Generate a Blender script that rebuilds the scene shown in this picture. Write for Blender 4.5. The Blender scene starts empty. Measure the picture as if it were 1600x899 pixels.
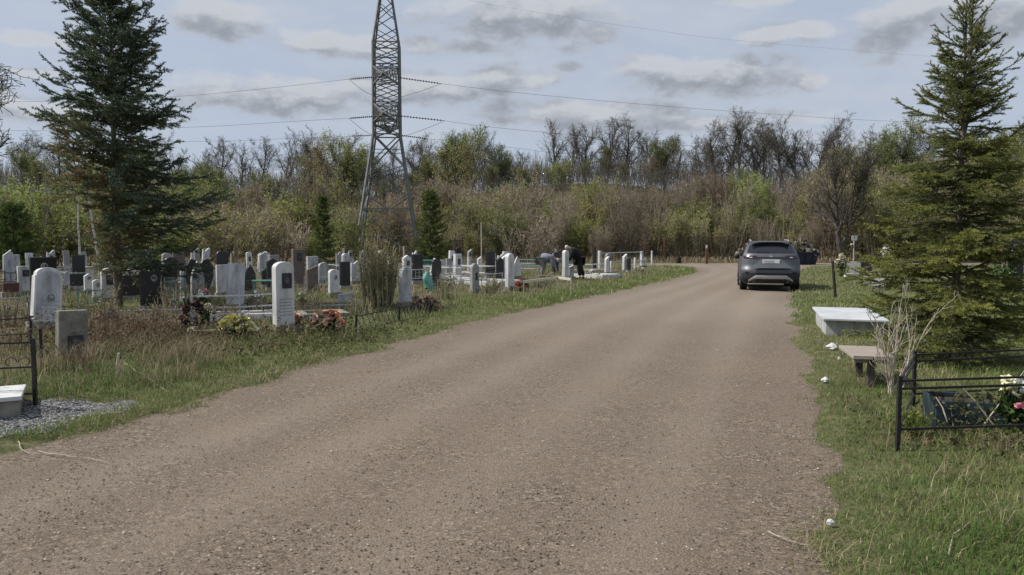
import bpy, bmesh, math, random
import numpy as np
from mathutils import Vector, Matrix, Euler

S = bpy.context.scene
COL = S.collection
R = math.radians
random.seed(7)
RNG = np.random.default_rng(7)

# ------------------------------------------------------------------ camera, sky, sun, exposure
F = 1155.0                                   # focal length in photo pixels (1600 wide)
PITCH = math.atan(69.5 / F)
EYE = 1.6
cam = bpy.data.cameras.new('camera')
cam.sensor_width = 36
cam.lens = F / 1600 * 36
cam.clip_start = 0.05
cam.clip_end = 5000
camo = bpy.data.objects.new('camera', cam)
COL.objects.link(camo)
camo.location = (0, 0, EYE)
camo.rotation_euler = (R(90) - PITCH, 0, 0)
S.camera = camo

SUN_AZ = R(-86)                              # from +Y towards +X, so the sun stands on the left
SUN_EL = R(47)
sun_dir = Vector((math.sin(SUN_AZ) * math.cos(SUN_EL), math.cos(SUN_AZ) * math.cos(SUN_EL), math.sin(SUN_EL)))
sl = bpy.data.lights.new('sun', 'SUN')
sl.energy = 4.3
sl.angle = R(2.0)
sl.color = (1.0, 0.95, 0.87)
so = bpy.data.objects.new('sun', sl)
COL.objects.link(so)
so.rotation_euler = (-sun_dir).to_track_quat('-Z', 'Y').to_euler()

S.view_settings.view_transform = 'Standard'
S.view_settings.look = 'None'
S.view_settings.gamma = 1
S.view_settings.use_curve_mapping = False
S.view_settings.exposure = 0.28
S.cycles.max_bounces = 5
S.cycles.diffuse_bounces = 3
S.cycles.glossy_bounces = 2
S.cycles.transmission_bounces = 3
S.cycles.transparent_max_bounces = 8


def ray(px, py):
    a = (px - 800) / F
    b = (449.5 - py) / F
    return Vector((a, math.cos(PITCH) + b * math.sin(PITCH), -math.sin(PITCH) + b * math.cos(PITCH)))


def at(px, py, d):
    v = ray(px, py)
    v = v * (d / v.y)
    return Vector((v.x, v.y, v.z + EYE))


def grd(px, py):
    v = ray(px, py)
    v = v * (-EYE / v.z)
    return Vector((v.x, v.y, 0))


W = bpy.data.worlds.new('World')
S.world = W
W.use_nodes = True
SKY_STRENGTH = 0.11
# thin veil and broken grey clouds seen in the photograph: (px, py, half width, half height)
CLOUDS = [(815, 38, 155, 44), (520, 70, 95, 20), (690, 72, 160, 16), (450, 150, 170, 34), (640, 138, 110, 26),
          (795, 122, 78, 24), (1105, 124, 150, 34), (1010, 108, 60, 20), (930, 182, 210, 32), (1390, 55, 70, 45), (1480, 22, 150, 34),
          (1200, 55, 40, 16), (1265, 52, 38, 18), (1270, 126, 26, 14), (65, 116, 38, 10), (345, 30, 70, 28),
          (120, 178, 150, 26), (40, 60, 60, 12), (890, 105, 26, 9), (1190, 0, 60, 12), (330, 150, 60, 20), (1140, 190, 120, 16), (1560, 30, 70, 40)]


def build_sky():
    nt = W.node_tree
    N = nt.nodes
    L = nt.links
    N.clear()

    def math_(op, a, b=None, c=None, clamp=False):
        n = N.new('ShaderNodeMath')
        n.operation = op
        n.use_clamp = clamp
        for i, v in enumerate((a, b, c)):
            if v is None:
                continue
            if isinstance(v, (int, float)):
                n.inputs[i].default_value = v
            else:
                L.new(v, n.inputs[i])
        return n.outputs[0]

    def smooth(v, lo, hi):
        n = N.new('ShaderNodeMapRange')
        n.interpolation_type = 'SMOOTHSTEP'
        L.new(v, n.inputs[0])
        n.inputs[1].default_value = lo
        n.inputs[2].default_value = hi
        return n.outputs[0]

    def mix(f, a, b):
        n = N.new('ShaderNodeMix')
        n.data_type = 'RGBA'
        for i, v in ((0, f), (6, a), (7, b)):
            if isinstance(v, (int, float)):
                n.inputs[i].default_value = v
            elif isinstance(v, tuple):
                n.inputs[i].default_value = v
            else:
                L.new(v, n.inputs[i])
        return n.outputs[2]

    tc = N.new('ShaderNodeTexCoord')
    sep = N.new('ShaderNodeSeparateXYZ')
    L.new(tc.outputs['Generated'], sep.inputs[0])
    az = math_('ARCTAN2', sep.outputs[0], sep.outputs[1])
    el = math_('ARCSINE', sep.outputs[2])

    def fbm(scale, sx, sy, off, detail=6, rough=0.55, eoff=0.0):
        cb = N.new('ShaderNodeCombineXYZ')
        L.new(math_('MULTIPLY', az, sx), cb.inputs[0])
        L.new(math_('MULTIPLY', math_('ADD', el, eoff), sy), cb.inputs[1])
        cb.inputs[2].default_value = off
        n = N.new('ShaderNodeTexNoise')
        n.inputs['Scale'].default_value = scale
        n.inputs['Detail'].default_value = detail
        n.inputs['Roughness'].default_value = rough
        L.new(cb.outputs[0], n.inputs['Vector'])
        return n.outputs[0]

    def density(eoff):
        ee = math_('ADD', el, eoff)
        best = None
        for (px, py, rx, ry) in CLOUDS:
            d = ray(px, py).normalized()
            a0 = math.atan2(d.x, d.y)
            e0 = math.asin(d.z)
            k = math.cos(a0) ** 1.0
            u = math_('MULTIPLY', math_('SUBTRACT', az, a0), F / (rx * k))
            v = math_('MULTIPLY', math_('SUBTRACT', ee, e0), F / (ry * k))
            q = math_('ADD', math_('MULTIPLY', u, u), math_('MULTIPLY', v, v))
            m = math_('SUBTRACT', 1.0, q)
            best = m if best is None else math_('MAXIMUM', best, m)
        best = math_('MAXIMUM', best, -1.2)
        n1 = fbm(9, 1.0, 2.0, 3.1, 6, 0.58, eoff)
        n2 = fbm(26, 1.0, 1.7, 7.7, 6, 0.62, eoff)
        nn = math_('ADD', math_('MULTIPLY', math_('SUBTRACT', n1, 0.5), 3.2), math_('MULTIPLY', math_('SUBTRACT', n2, 0.5), 2.8))
        high = smooth(ee, 0.42, 0.7)                       # scattered clouds overhead too
        best = math_('ADD', best, math_('MULTIPLY', high, 1.0))
        return math_('ADD', best, nn)

    d0 = density(0.0)
    d1 = density(0.022)
    cover = smooth(d0, -0.55, 0.8)
    core = smooth(d0, 0.0, 1.3)
    lit = smooth(math_('SUBTRACT', d0, d1), 0.0, 1.5)
    veil = smooth(fbm(5, 1.0, 3.0, 1.3, 6, 0.6), 0.35, 0.75)

    sky = N.new('ShaderNodeTexSky')
    sky.sky_type = 'NISHITA'
    sky.sun_disc = False
    sky.sun_elevation = SUN_EL
    sky.sun_rotation = SUN_AZ
    sky.altitude = 150
    sky.air_density = 1.0
    sky.dust_density = 1.6
    k = 1 / SKY_STRENGTH
    thin = (0.385 * k, 0.435 * k, 0.53 * k, 1)
    base = mix(0.84, sky.outputs[0], thin)
    base = mix(math_('MULTIPLY', veil, 0.8), base, (0.44 * k, 0.478 * k, 0.54 * k, 1))
    grey = mix(core, (0.37 * k, 0.40 * k, 0.455 * k, 1), (0.24 * k, 0.26 * k, 0.295 * k, 1))
    grey = mix(math_('MULTIPLY', lit, 0.75), grey, (0.53 * k, 0.55 * k, 0.585 * k, 1))
    col = mix(math_('MULTIPLY', cover, 0.9), base, grey)
    bg = N.new('ShaderNodeBackground')
    bg.inputs[1].default_value = SKY_STRENGTH
    L.new(col, bg.inputs[0])
    out = N.new('ShaderNodeOutputWorld')
    L.new(bg.outputs[0], out.inputs[0])


build_sky()

# ------------------------------------------------------------------ materials
MATS = {}


def rgba(c):
    return (c[0], c[1], c[2], 1)


def mat(name, c1, c2=None, scale=8, rough=0.8, metal=0.0, bump=0.0, bscale=None, spec=0.3, detail=5, stretch=(1, 1, 1), lo=0.35, hi=0.65, rand=0.0):
    """two-tone procedural surface: noise mixes c1 and c2, a finer noise gives relief"""
    if name in MATS:
        return MATS[name]
    m = bpy.data.materials.new(name)
    m.use_nodes = True
    nt = m.node_tree
    b = nt.nodes['Principled BSDF']
    b.inputs['Roughness'].default_value = rough
    b.inputs['Metallic'].default_value = metal
    b.inputs['Specular IOR Level'].default_value = spec
    tc = nt.nodes.new('ShaderNodeTexCoord')
    mp = nt.nodes.new('ShaderNodeMapping')
    mp.inputs['Scale'].default_value = stretch
    nt.links.new(tc.outputs['Object'], mp.inputs[0])
    n = nt.nodes.new('ShaderNodeTexNoise')
    n.inputs['Scale'].default_value = scale
    n.inputs['Detail'].default_value = detail
    n.inputs['Roughness'].default_value = 0.62
    nt.links.new(mp.outputs[0], n.inputs['Vector'])
    r = nt.nodes.new('ShaderNodeValToRGB')
    r.color_ramp.elements[0].position = lo
    r.color_ramp.elements[1].position = hi
    r.color_ramp.elements[0].color = rgba(c1)
    r.color_ramp.elements[1].color = rgba(c2 or [min(1, x * 1.3) for x in c1])
    nt.links.new(n.outputs[0], r.inputs[0])
    colout = r.outputs[0]
    if rand:
        oi = nt.nodes.new('ShaderNodeObjectInfo')
        hs = nt.nodes.new('ShaderNodeHueSaturation')
        mr = nt.nodes.new('ShaderNodeMapRange')
        mr.inputs[3].default_value = 1 - rand
        mr.inputs[4].default_value = 1 + rand
        nt.links.new(oi.outputs['Random'], mr.inputs[0])
        nt.links.new(mr.outputs[0], hs.inputs['Value'])
        nt.links.new(colout, hs.inputs['Color'])
        colout = hs.outputs[0]
    nt.links.new(colout, b.inputs['Base Color'])
    if bump:
        n2 = nt.nodes.new('ShaderNodeTexNoise')
        n2.inputs['Scale'].default_value = bscale or scale * 4
        n2.inputs['Detail'].default_value = 4
        nt.links.new(tc.outputs['Object'], n2.inputs['Vector'])
        bp = nt.nodes.new('ShaderNodeBump')
        bp.inputs['Strength'].default_value = bump
        bp.inputs['Distance'].default_value = 0.01
        nt.links.new(n2.outputs[0], bp.inputs['Height'])
        nt.links.new(bp.outputs[0], b.inputs['Normal'])
    MATS[name] = m
    return m


def leaf_mat(name, stops, transl=0.35, rand=0.0, gloss=0.0):
    """foliage: per-piece 'tint' attribute picks from the colour stops"""
    if name in MATS:
        return MATS[name]
    m = bpy.data.materials.new(name)
    m.use_nodes = True
    nt = m.node_tree
    nt.nodes.clear()
    a = nt.nodes.new('ShaderNodeAttribute')
    a.attribute_name = 'tint'
    r = nt.nodes.new('ShaderNodeValToRGB')
    el = r.color_ramp.elements
    while len(el) < len(stops):
        el.new(0.5)
    for i, (p, c) in enumerate(stops):
        el[i].position = p
        el[i].color = rgba(c)
    nt.links.new(a.outputs['Fac'], r.inputs[0])
    col = r.outputs[0]
    if rand:
        oi = nt.nodes.new('ShaderNodeObjectInfo')
        hs = nt.nodes.new('ShaderNodeHueSaturation')
        mr = nt.nodes.new('ShaderNodeMapRange')
        mr.inputs[3].default_value = 1 - rand
        mr.inputs[4].default_value = 1 + rand
        nt.links.new(oi.outputs['Random'], mr.inputs[0])
        nt.links.new(mr.outputs[0], hs.inputs['Value'])
        mh = nt.nodes.new('ShaderNodeMapRange')
        mh.inputs[3].default_value = 0.475
        mh.inputs[4].default_value = 0.52
        fr = nt.nodes.new('ShaderNodeMath')
        fr.operation = 'FRACT'
        ml = nt.nodes.new('ShaderNodeMath')
        ml.operation = 'MULTIPLY'
        ml.inputs[1].default_value = 7.13
        nt.links.new(oi.outputs['Random'], ml.inputs[0])
        nt.links.new(ml.outputs[0], fr.inputs[0])
        nt.links.new(fr.outputs[0], mh.inputs[0])
        nt.links.new(mh.outputs[0], hs.inputs['Hue'])
        nt.links.new(col, hs.inputs['Color'])
        col = hs.outputs[0]
    d = nt.nodes.new('ShaderNodeBsdfDiffuse')
    t = nt.nodes.new('ShaderNodeBsdfTranslucent')
    mx = nt.nodes.new('ShaderNodeMixShader')
    mx.inputs[0].default_value = transl
    nt.links.new(col, d.inputs[0])
    nt.links.new(col, t.inputs[0])
    nt.links.new(d.outputs[0], mx.inputs[1])
    nt.links.new(t.outputs[0], mx.inputs[2])
    o = nt.nodes.new('ShaderNodeOutputMaterial')
    res = mx.outputs[0]
    if gloss:
        g = nt.nodes.new('ShaderNodeBsdfGlossy')
        g.inputs['Roughness'].default_value = 0.45
        m2 = nt.nodes.new('ShaderNodeMixShader')
        m2.inputs[0].default_value = gloss
        nt.links.new(res, m2.inputs[1])
        nt.links.new(g.outputs[0], m2.inputs[2])
        res = m2.outputs[0]
    nt.links.new(res, o.inputs[0])
    MATS[name] = m
    return m


M_marble = mat('white marble', (0.21, 0.215, 0.22), (0.48, 0.49, 0.50), 4.5, 0.6, bump=0.15, rand=0.12, stretch=(1.3, 1.3, 0.4), lo=0.3, hi=0.58, detail=8)
M_white = mat('white painted stone', (0.30, 0.30, 0.29), (0.58, 0.58, 0.575), 4, 0.65, bump=0.2, rand=0.08, stretch=(1.4, 1.4, 0.45), lo=0.27, hi=0.52, detail=8)
M_grey = mat('grey stone', (0.20, 0.20, 0.20), (0.33, 0.33, 0.32), 14, 0.8, bump=0.3, rand=0.15)
M_conc = mat('weathered concrete', (0.15, 0.14, 0.115), (0.25, 0.235, 0.20), 9, 0.92, bump=0.5, bscale=60, rand=0.08)
M_black = mat('polished black granite', (0.012, 0.012, 0.014), (0.03, 0.03, 0.033), 60, 0.28, spec=0.45)
M_brown = mat('brown stone', (0.10, 0.08, 0.07), (0.17, 0.14, 0.12), 12, 0.75, bump=0.2)
M_maroon = mat('dark red granite', (0.07, 0.035, 0.03), (0.12, 0.06, 0.05), 30, 0.5)
M_plaque = mat('dark enamel plate', (0.02, 0.02, 0.025), (0.05, 0.05, 0.055), 20, 0.35)
M_engr = mat('dim engraving', (0.05, 0.05, 0.055), (0.12, 0.12, 0.125), 30, 0.5)
M_photo = mat('enamel portrait', (0.06, 0.06, 0.06), (0.36, 0.36, 0.36), 18, 0.35, lo=0.45, hi=0.6)
M_silver = mat('silver painted steel', (0.36, 0.37, 0.37), (0.52, 0.53, 0.53), 20, 0.5, metal=0.2, rand=0.1)
M_iron = mat('black painted iron', (0.012, 0.012, 0.013), (0.035, 0.03, 0.027), 25, 0.55)
M_turq = mat('turquoise paint', (0.10, 0.26, 0.24), (0.16, 0.36, 0.33), 15, 0.6)
M_cream = mat('cream painted steel', (0.46, 0.43, 0.34), (0.58, 0.55, 0.44), 15, 0.6)
M_rust = mat('rusty steel', (0.10, 0.05, 0.03), (0.18, 0.10, 0.06), 20, 0.8)
M_pylon = mat('galvanised steel', (0.115, 0.122, 0.122), (0.185, 0.192, 0.19), 3, 0.6, metal=0.3)
M_cable = mat('cable', (0.05, 0.05, 0.055), None, 5, 0.6)
M_wood = mat('weathered wood', (0.22, 0.19, 0.16), (0.34, 0.30, 0.26), 10, 0.9, bump=0.4, stretch=(0.3, 4, 4))
M_palewood = mat('pale bare wood', (0.42, 0.36, 0.27), (0.55, 0.48, 0.38), 12, 0.9)
M_bark = mat('dark bark', (0.04, 0.037, 0.034), (0.10, 0.09, 0.078), 12, 0.95, bump=0.5, stretch=(1, 1, 0.3), rand=0.15)
M_twig = mat('grey brown twigs', (0.085, 0.078, 0.068), (0.15, 0.135, 0.11), 3, 0.95, rand=0.2)
M_stem = mat('shrub stems', (0.20, 0.170, 0.130), (0.33, 0.282, 0.212), 3, 0.95, rand=0.45)
M_palestem = mat('pale dry stems', (0.34, 0.30, 0.24), (0.48, 0.43, 0.34), 8, 0.9)
M_strawstem = mat('straw stems', (0.20, 0.18, 0.11), (0.36, 0.32, 0.20), 8, 0.9)
M_birch = mat('birch bark', (0.12, 0.11, 0.10), (0.55, 0.54, 0.50), 9, 0.8, stretch=(0.6, 0.6, 4), lo=0.3, hi=0.45)
M_sprucebark = mat('spruce bark', (0.09, 0.075, 0.06), (0.19, 0.16, 0.13), 14, 0.95, bump=0.6, stretch=(1, 1, 0.4))

# ------------------------------------------------------------------ mesh helpers


def mesh_np(name, verts, faces, material, parent=None, tint=None, smooth=False):
    """verts (n,3); faces list of int arrays (m,k); tint per vertex"""
    me = bpy.data.meshes.new(name)
    verts = np.asarray(verts, dtype=np.float32)
    me.vertices.add(len(verts))
    me.vertices.foreach_set('co', verts.ravel())
    loops = np.concatenate([f.ravel() for f in faces]).astype(np.int32)
    tot = np.concatenate([np.full(len(f), f.shape[1]) for f in faces]).astype(np.int32)
    start = np.concatenate([[0], np.cumsum(tot)[:-1]]).astype(np.int32)
    me.loops.add(len(loops))
    me.loops.foreach_set('vertex_index', loops)
    me.polygons.add(len(tot))
    me.polygons.foreach_set('loop_start', start)
    me.polygons.foreach_set('loop_total', tot)
    if smooth:
        me.polygons.foreach_set('use_smooth', np.ones(len(tot), dtype=bool))
    if tint is not None:
        a = me.attributes.new('tint', 'FLOAT', 'POINT')
        a.data.foreach_set('value', np.asarray(tint, dtype=np.float32))
    me.update(calc_edges=True)
    me.materials.append(material)
    o = bpy.data.objects.new(name, me)
    COL.objects.link(o)
    if parent:
        o.parent = parent
    return o


def unit(v):
    return v / np.maximum(np.linalg.norm(v, axis=-1, keepdims=True), 1e-9)


def seg_tubes(segs, sides=4):
    s = np.asarray(segs, dtype=np.float64)
    p0, p1, r0, r1 = s[:, 0:3], s[:, 3:6], s[:, 6], s[:, 7]
    d = unit(p1 - p0)
    ref = np.where(np.abs(d[:, 2:3]) > 0.9, np.array([[1.0, 0, 0]]), np.array([[0, 0, 1.0]]))
    u = unit(np.cross(d, ref))
    v = np.cross(d, u)
    n = len(s)
    ang = np.arange(sides) * 2 * math.pi / sides
    ring = u[:, None, :] * np.cos(ang)[None, :, None] + v[:, None, :] * np.sin(ang)[None, :, None]
    a = p0[:, None, :] + ring * r0[:, None, None]
    b = p1[:, None, :] + ring * r1[:, None, None]
    verts = np.concatenate([a, b], axis=1).reshape(-1, 3)
    base = (np.arange(n) * 2 * sides)[:, None]
    k = np.arange(sides)[None, :]
    k2 = (np.arange(sides)[None, :] + 1) % sides
    q = np.stack([base + k, base + k2, base + sides + k2, base + sides + k], axis=2).reshape(-1, 4)
    return verts, q


def needles(segs, dens, L, Wd, ang=0.85, rng=RNG, tint=None, tj=0.15):
    s = np.asarray(segs, dtype=np.float64)
    p0, p1 = s[:, 0:3], s[:, 3:6]
    ln = np.linalg.norm(p1 - p0, axis=1)
    n = np.maximum(2, (ln * dens)).astype(int)
    idx = np.repeat(np.arange(len(s)), n)
    t = rng.random(len(idx))
    pos = p0[idx] + (p1 - p0)[idx] * t[:, None]
    a = unit(p1 - p0)[idx]
    perp = unit(np.cross(a, rng.normal(size=a.shape)))
    an = ang + rng.normal(size=(len(idx), 1)) * 0.2
    d = a * np.cos(an) + perp * np.sin(an)
    w = unit(np.cross(d, rng.normal(size=a.shape))) * Wd * 0.5
    ll = L * (0.75 + 0.5 * rng.random((len(idx), 1)))
    verts = np.stack([pos - w, pos + w, pos + d * ll + w * 0.3, pos + d * ll - w * 0.3], axis=1).reshape(-1, 3)
    f = np.arange(len(idx) * 4).reshape(-1, 4)
    base = np.full(len(s), 0.5) if tint is None else np.asarray(tint)
    tv = np.clip(base[idx] + rng.normal(size=len(idx)) * tj, 0, 1)
    return verts, f, np.repeat(tv, 4)


def leaf_quads(pts, size, rng=RNG, tint=None, up=0.0, tj=0.2, asp=0.55):
    p = np.asarray(pts, dtype=np.float64)
    n = len(p)
    a = unit(rng.normal(size=(n, 3)) + np.array([0, 0, up]))
    b = unit(np.cross(a, rng.normal(size=(n, 3))))
    sz = size * (0.6 + 0.8 * rng.random((n, 1)))
    a = a * sz
    b = b * sz * asp * 0.5
    verts = np.stack([p, p + a * 0.5 + b, p + a, p + a * 0.5 - b], axis=1).reshape(-1, 3)
    f = np.arange(n * 4).reshape(-1, 4)
    base = np.full(n, 0.5) if tint is None else np.asarray(tint)
    tv = np.clip(base + rng.normal(size=n) * tj, 0, 1)
    return verts, f, np.repeat(tv, 4)


class MB:
    """collects boxes, bars, tubes and prisms into ONE mesh"""

    def __init__(self):
        self.v = []
        self.f = []

    def add(self, vs, fs):
        o = len(self.v)
        self.v += [tuple(x) for x in vs]
        self.f += [tuple(i + o for i in q) for q in fs]

    def box(self, c, s, rz=0.0, m=None):
        x, y, z = s[0] / 2, s[1] / 2, s[2] / 2
        vs = [Vector((sx * x, sy * y, sz * z)) for sz in (-1, 1) for sy in (-1, 1) for sx in (-1, 1)]
        rot = Matrix.Rotation(rz, 3, 'Z') if m is None else m
        vs = [rot @ q + Vector(c) for q in vs]
        self.add(vs, [(0, 2, 3, 1), (4, 5, 7, 6), (0, 1, 5, 4), (2, 6, 7, 3), (0, 4, 6, 2), (1, 3, 7, 5)])

    def bar(self, a, b, w, h=None):
        a = Vector(a)
        b = Vector(b)
        d = b - a
        q = d.to_track_quat('X', 'Z').to_matrix()
        self.box((a + b) / 2, (d.length, w, h or w), m=q)

    def tube(self, pts, r, n=6, cap=True):
        pts = [Vector(p) for p in pts]
        rs = r if isinstance(r, (list, tuple)) else [r] * len(pts)
        rings = []
        pu = None
        for i, p in enumerate(pts):
            d = (pts[min(i + 1, len(pts) - 1)] - pts[max(i - 1, 0)]).normalized()
            if pu is None:
                ref = Vector((0, 0, 1)) if abs(d.z) < 0.9 else Vector((1, 0, 0))
                u = d.cross(ref).normalized()
            else:
                u = (pu - d * pu.dot(d)).normalized()
            pu = u
            v = d.cross(u)
            rings.append([p + (u * math.cos(k * 2 * math.pi / n) + v * math.sin(k * 2 * math.pi / n)) * rs[i] for k in range(n)])
        vs = [q for ring in rings for q in ring]
        fs = []
        for i in range(len(rings) - 1):
            for k in range(n):
                fs.append((i * n + k, i * n + (k + 1) % n, (i + 1) * n + (k + 1) % n, (i + 1) * n + k))
        if cap:
            fs.append(tuple(reversed(range(n))))
            fs.append(tuple((len(rings) - 1) * n + k for k in range(n)))
        self.add(vs, fs)

    def prism(self, outline, t0, t1):
        """outline in (x, z), extruded along y from t0 to t1"""
        n = len(outline)
        vs = [(x, t0, z) for x, z in outline] + [(x, t1, z) for x, z in outline]
        fs = [tuple(range(n)), tuple(reversed(range(n, 2 * n)))]
        for i in range(n):
            j = (i + 1) % n
            fs.append((i, n + i, n + j, j))
        self.add(vs, fs)

    def lathe(self, prof, n=12, c=(0, 0, 0)):
        vs = [(c[0] + r * math.cos(k * 2 * math.pi / n), c[1] + r * math.sin(k * 2 * math.pi / n), c[2] + z) for r, z in prof for k in range(n)]
        fs = []
        for i in range(len(prof) - 1):
            for k in range(n):
                fs.append((i * n + k, i * n + (k + 1) % n, (i + 1) * n + (k + 1) % n, (i + 1) * n + k))
        fs.append(tuple(reversed(range(n))))
        fs.append(tuple((len(prof) - 1) * n + k for k in range(n)))
        self.add(vs, fs)

    def grid(self, rows):
        """rows: list of equally long point lists"""
        n = len(rows[0])
        vs = [p for r in rows for p in r]
        fs = []
        for i in range(len(rows) - 1):
            for k in range(n - 1):
                fs.append((i * n + k, i * n + k + 1, (i + 1) * n + k + 1, (i + 1) * n + k))
        self.add(vs, fs)

    def build(self, name, material, parent=None, bevel=0.0, smooth=False, fix=True, seg=2):
        me = bpy.data.meshes.new(name)
        me.from_pydata([tuple(v) for v in self.v], [], self.f)
        bm = bmesh.new()
        bm.from_mesh(me)
        if fix:
            bmesh.ops.recalc_face_normals(bm, faces=bm.faces)
        if bevel:
            es = [e for e in bm.edges if len(e.link_faces) == 2 and e.calc_face_angle(0) > 0.6]
            bmesh.ops.bevel(bm, geom=es, offset=bevel, segments=seg, profile=0.6, affect='EDGES', clamp_overlap=True)
        if smooth:
            for f in bm.faces:
                f.smooth = True
        bm.to_mesh(me)
        bm.free()
        me.materials.append(material)
        o = bpy.data.objects.new(name, me)
        COL.objects.link(o)
        if parent:
            o.parent = parent
        return o


def tag(o, label=None, cat=None, group=None, kind=None):
    if label:
        o['label'] = label
    if cat:
        o['category'] = cat
    if group:
        o['group'] = group
    if kind:
        o['kind'] = kind
    return o


def thing(name, label, cat, loc=(0, 0, 0), rz=0.0, group=None, rot=None):
    o = bpy.data.objects.new(name, None)
    o.empty_display_size = 0.2
    COL.objects.link(o)
    o.location = loc
    o.rotation_euler = rot or (0, 0, rz)
    return tag(o, label, cat, group)


def dup(root, loc, rz=0.0, sc=1.0, label=None, group=None):
    r = root.copy()
    COL.objects.link(r)
    r.location = loc
    r.rotation_euler = (0, 0, rz)
    r.scale = (sc, sc, sc) if isinstance(sc, (int, float)) else sc
    if label:
        r['label'] = label
    if group:
        r['group'] = group
    for ch in list(root.children):
        c = ch.copy()
        COL.objects.link(c)
        c.parent = r
        for g in list(ch.children):
            d = g.copy()
            COL.objects.link(d)
            d.parent = c
    return r


ORD = ['first', 'second', 'third', 'fourth', 'fifth', 'sixth', 'seventh', 'eighth', 'ninth', 'tenth', 'eleventh', 'twelfth',
       'thirteenth', 'fourteenth', 'fifteenth', 'sixteenth', 'seventeenth', 'eighteenth', 'nineteenth', 'twentieth'] + ['twenty-' + w for w in
      ['first', 'second', 'third', 'fourth', 'fifth', 'sixth', 'seventh', 'eighth', 'ninth']] + ['thirtieth'] + ['thirty-' + w for w in
      ['first', 'second', 'third', 'fourth', 'fifth', 'sixth', 'seventh', 'eighth', 'ninth']]

# ------------------------------------------------------------------ terrain


def vnoise(x, y, s=1.0, seed=0):
    x = np.asarray(x, dtype=np.float64) * s
    y = np.asarray(y, dtype=np.float64) * s
    xi = np.floor(x).astype(np.int64)
    yi = np.floor(y).astype(np.int64)
    fx = x - xi
    fy = y - yi
    fx = fx * fx * (3 - 2 * fx)
    fy = fy * fy * (3 - 2 * fy)

    def h(a, b):
        n = (a * 374761393 + b * 668265263 + seed * 1442695) & 0x7fffffff
        n = ((n ^ (n >> 13)) * 1274126177) & 0x7fffffff
        return ((n ^ (n >> 16)) & 0xffff) / 65535.0
    return (h(xi, yi) * (1 - fx) + h(xi + 1, yi) * fx) * (1 - fy) + (h(xi, yi + 1) * (1 - fx) + h(xi + 1, yi + 1) * fx) * fy


def sstep(a, b, x):
    t = np.clip((x - a) / (b - a), 0, 1)
    return t * t * (3 - 2 * t)


LE = [grd(*p) for p in [(0, 715), (180, 670), (400, 610), (600, 548), (700, 517), (850, 480), (950, 460), (1050, 438), (1092, 425)]]
RE = [grd(*p) for p in [(1268, 899), (1256, 800), (1248, 720), (1241, 640), (1235, 580), (1231, 520), (1226, 470), (1236, 440), (1245, 424), (1268, 416)]]
LY = np.array([-30, -6] + [p.y for p in LE] + [47, 52])
LX = np.array([-20, -7.2] + [p.x for p in LE] + [LE[-1].x + 1.2, LE[-1].x + 0.6])
RY = np.array([-30, -6] + [p.y for p in RE] + [62])
RX = np.array([-6, -1.2] + [p.x for p in RE] + [30])


def road_sd(x, y):
    """signed distance-like value: negative on the gravel"""
    x = np.asarray(x, dtype=np.float64)
    y = np.asarray(y, dtype=np.float64)
    xl = np.interp(y, LY, LX)
    xr = np.interp(y, RY, RX)
    m = np.maximum(np.maximum(xl - x, x - xr) * 0.93, y - 55)
    cross = np.maximum(np.abs(y - 54.5 - 0.04 * (x - 14)) - 3.6, np.maximum(8 - x, x - 90) * 0.5)
    k = 1.2
    h = np.clip(0.5 + 0.5 * (cross - m) / k, 0, 1)
    return cross * (1 - h) + m * h - k * h * (1 - h)


def gz(x, y):
    x = np.asarray(x, dtype=np.float64)
    y = np.asarray(y, dtype=np.float64)
    sd = road_sd(x, y)
    nz = (vnoise(x, y, 1.3, 1) - 0.5) * 0.5 + (vnoise(x, y, 4.1, 2) - 0.5) * 0.25
    z = -0.06 + 0.10 * sstep(-0.4, 0.5, sd + nz * 0.7) + 0.07 * sstep(0.4, 2.5, sd)
    z = z + sstep(0.2, 1.5, sd) * ((vnoise(x, y, 0.6, 3) - 0.5) * 0.10 + (vnoise(x, y, 3.0, 4) - 0.5) * 0.04)
    hill = sstep(64, 104, y + 3 * np.sin(x * 0.05)) * (8.3 + 0.8 * np.sin(x * 0.06 + 1) + 0.5 * np.sin(x * 0.17))
    return z + hill


def G(x, y):
    return float(gz(x, y))


def axis(pts):
    out = []
    for (a, b, st) in pts:
        out += list(np.arange(a, b, st))
    return np.array(out + [pts[-1][1]])


AX = axis([(-900, -200, 100), (-200, -60, 10), (-60, -16, 0.8), (-16, 12, 0.16), (12, 40, 0.6), (40, 200, 8), (200, 900, 100)])
AY = axis([(-300, -10, 30), (-10, 1.5, 0.8), (1.5, 16, 0.15), (16, 30, 0.3), (30, 66, 0.6), (66, 125, 2), (125, 300, 25), (300, 1800, 250)])
GX, GY = np.meshgrid(AX, AY)
GZ = gz(GX, GY)
NX, NY = len(AX), len(AY)
IDX = np.arange(NX * NY).reshape(NY, NX)
QUADS = np.stack([IDX[:-1, :-1], IDX[:-1, 1:], IDX[1:, 1:], IDX[1:, :-1]], axis=2).reshape(-1, 4)


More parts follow.
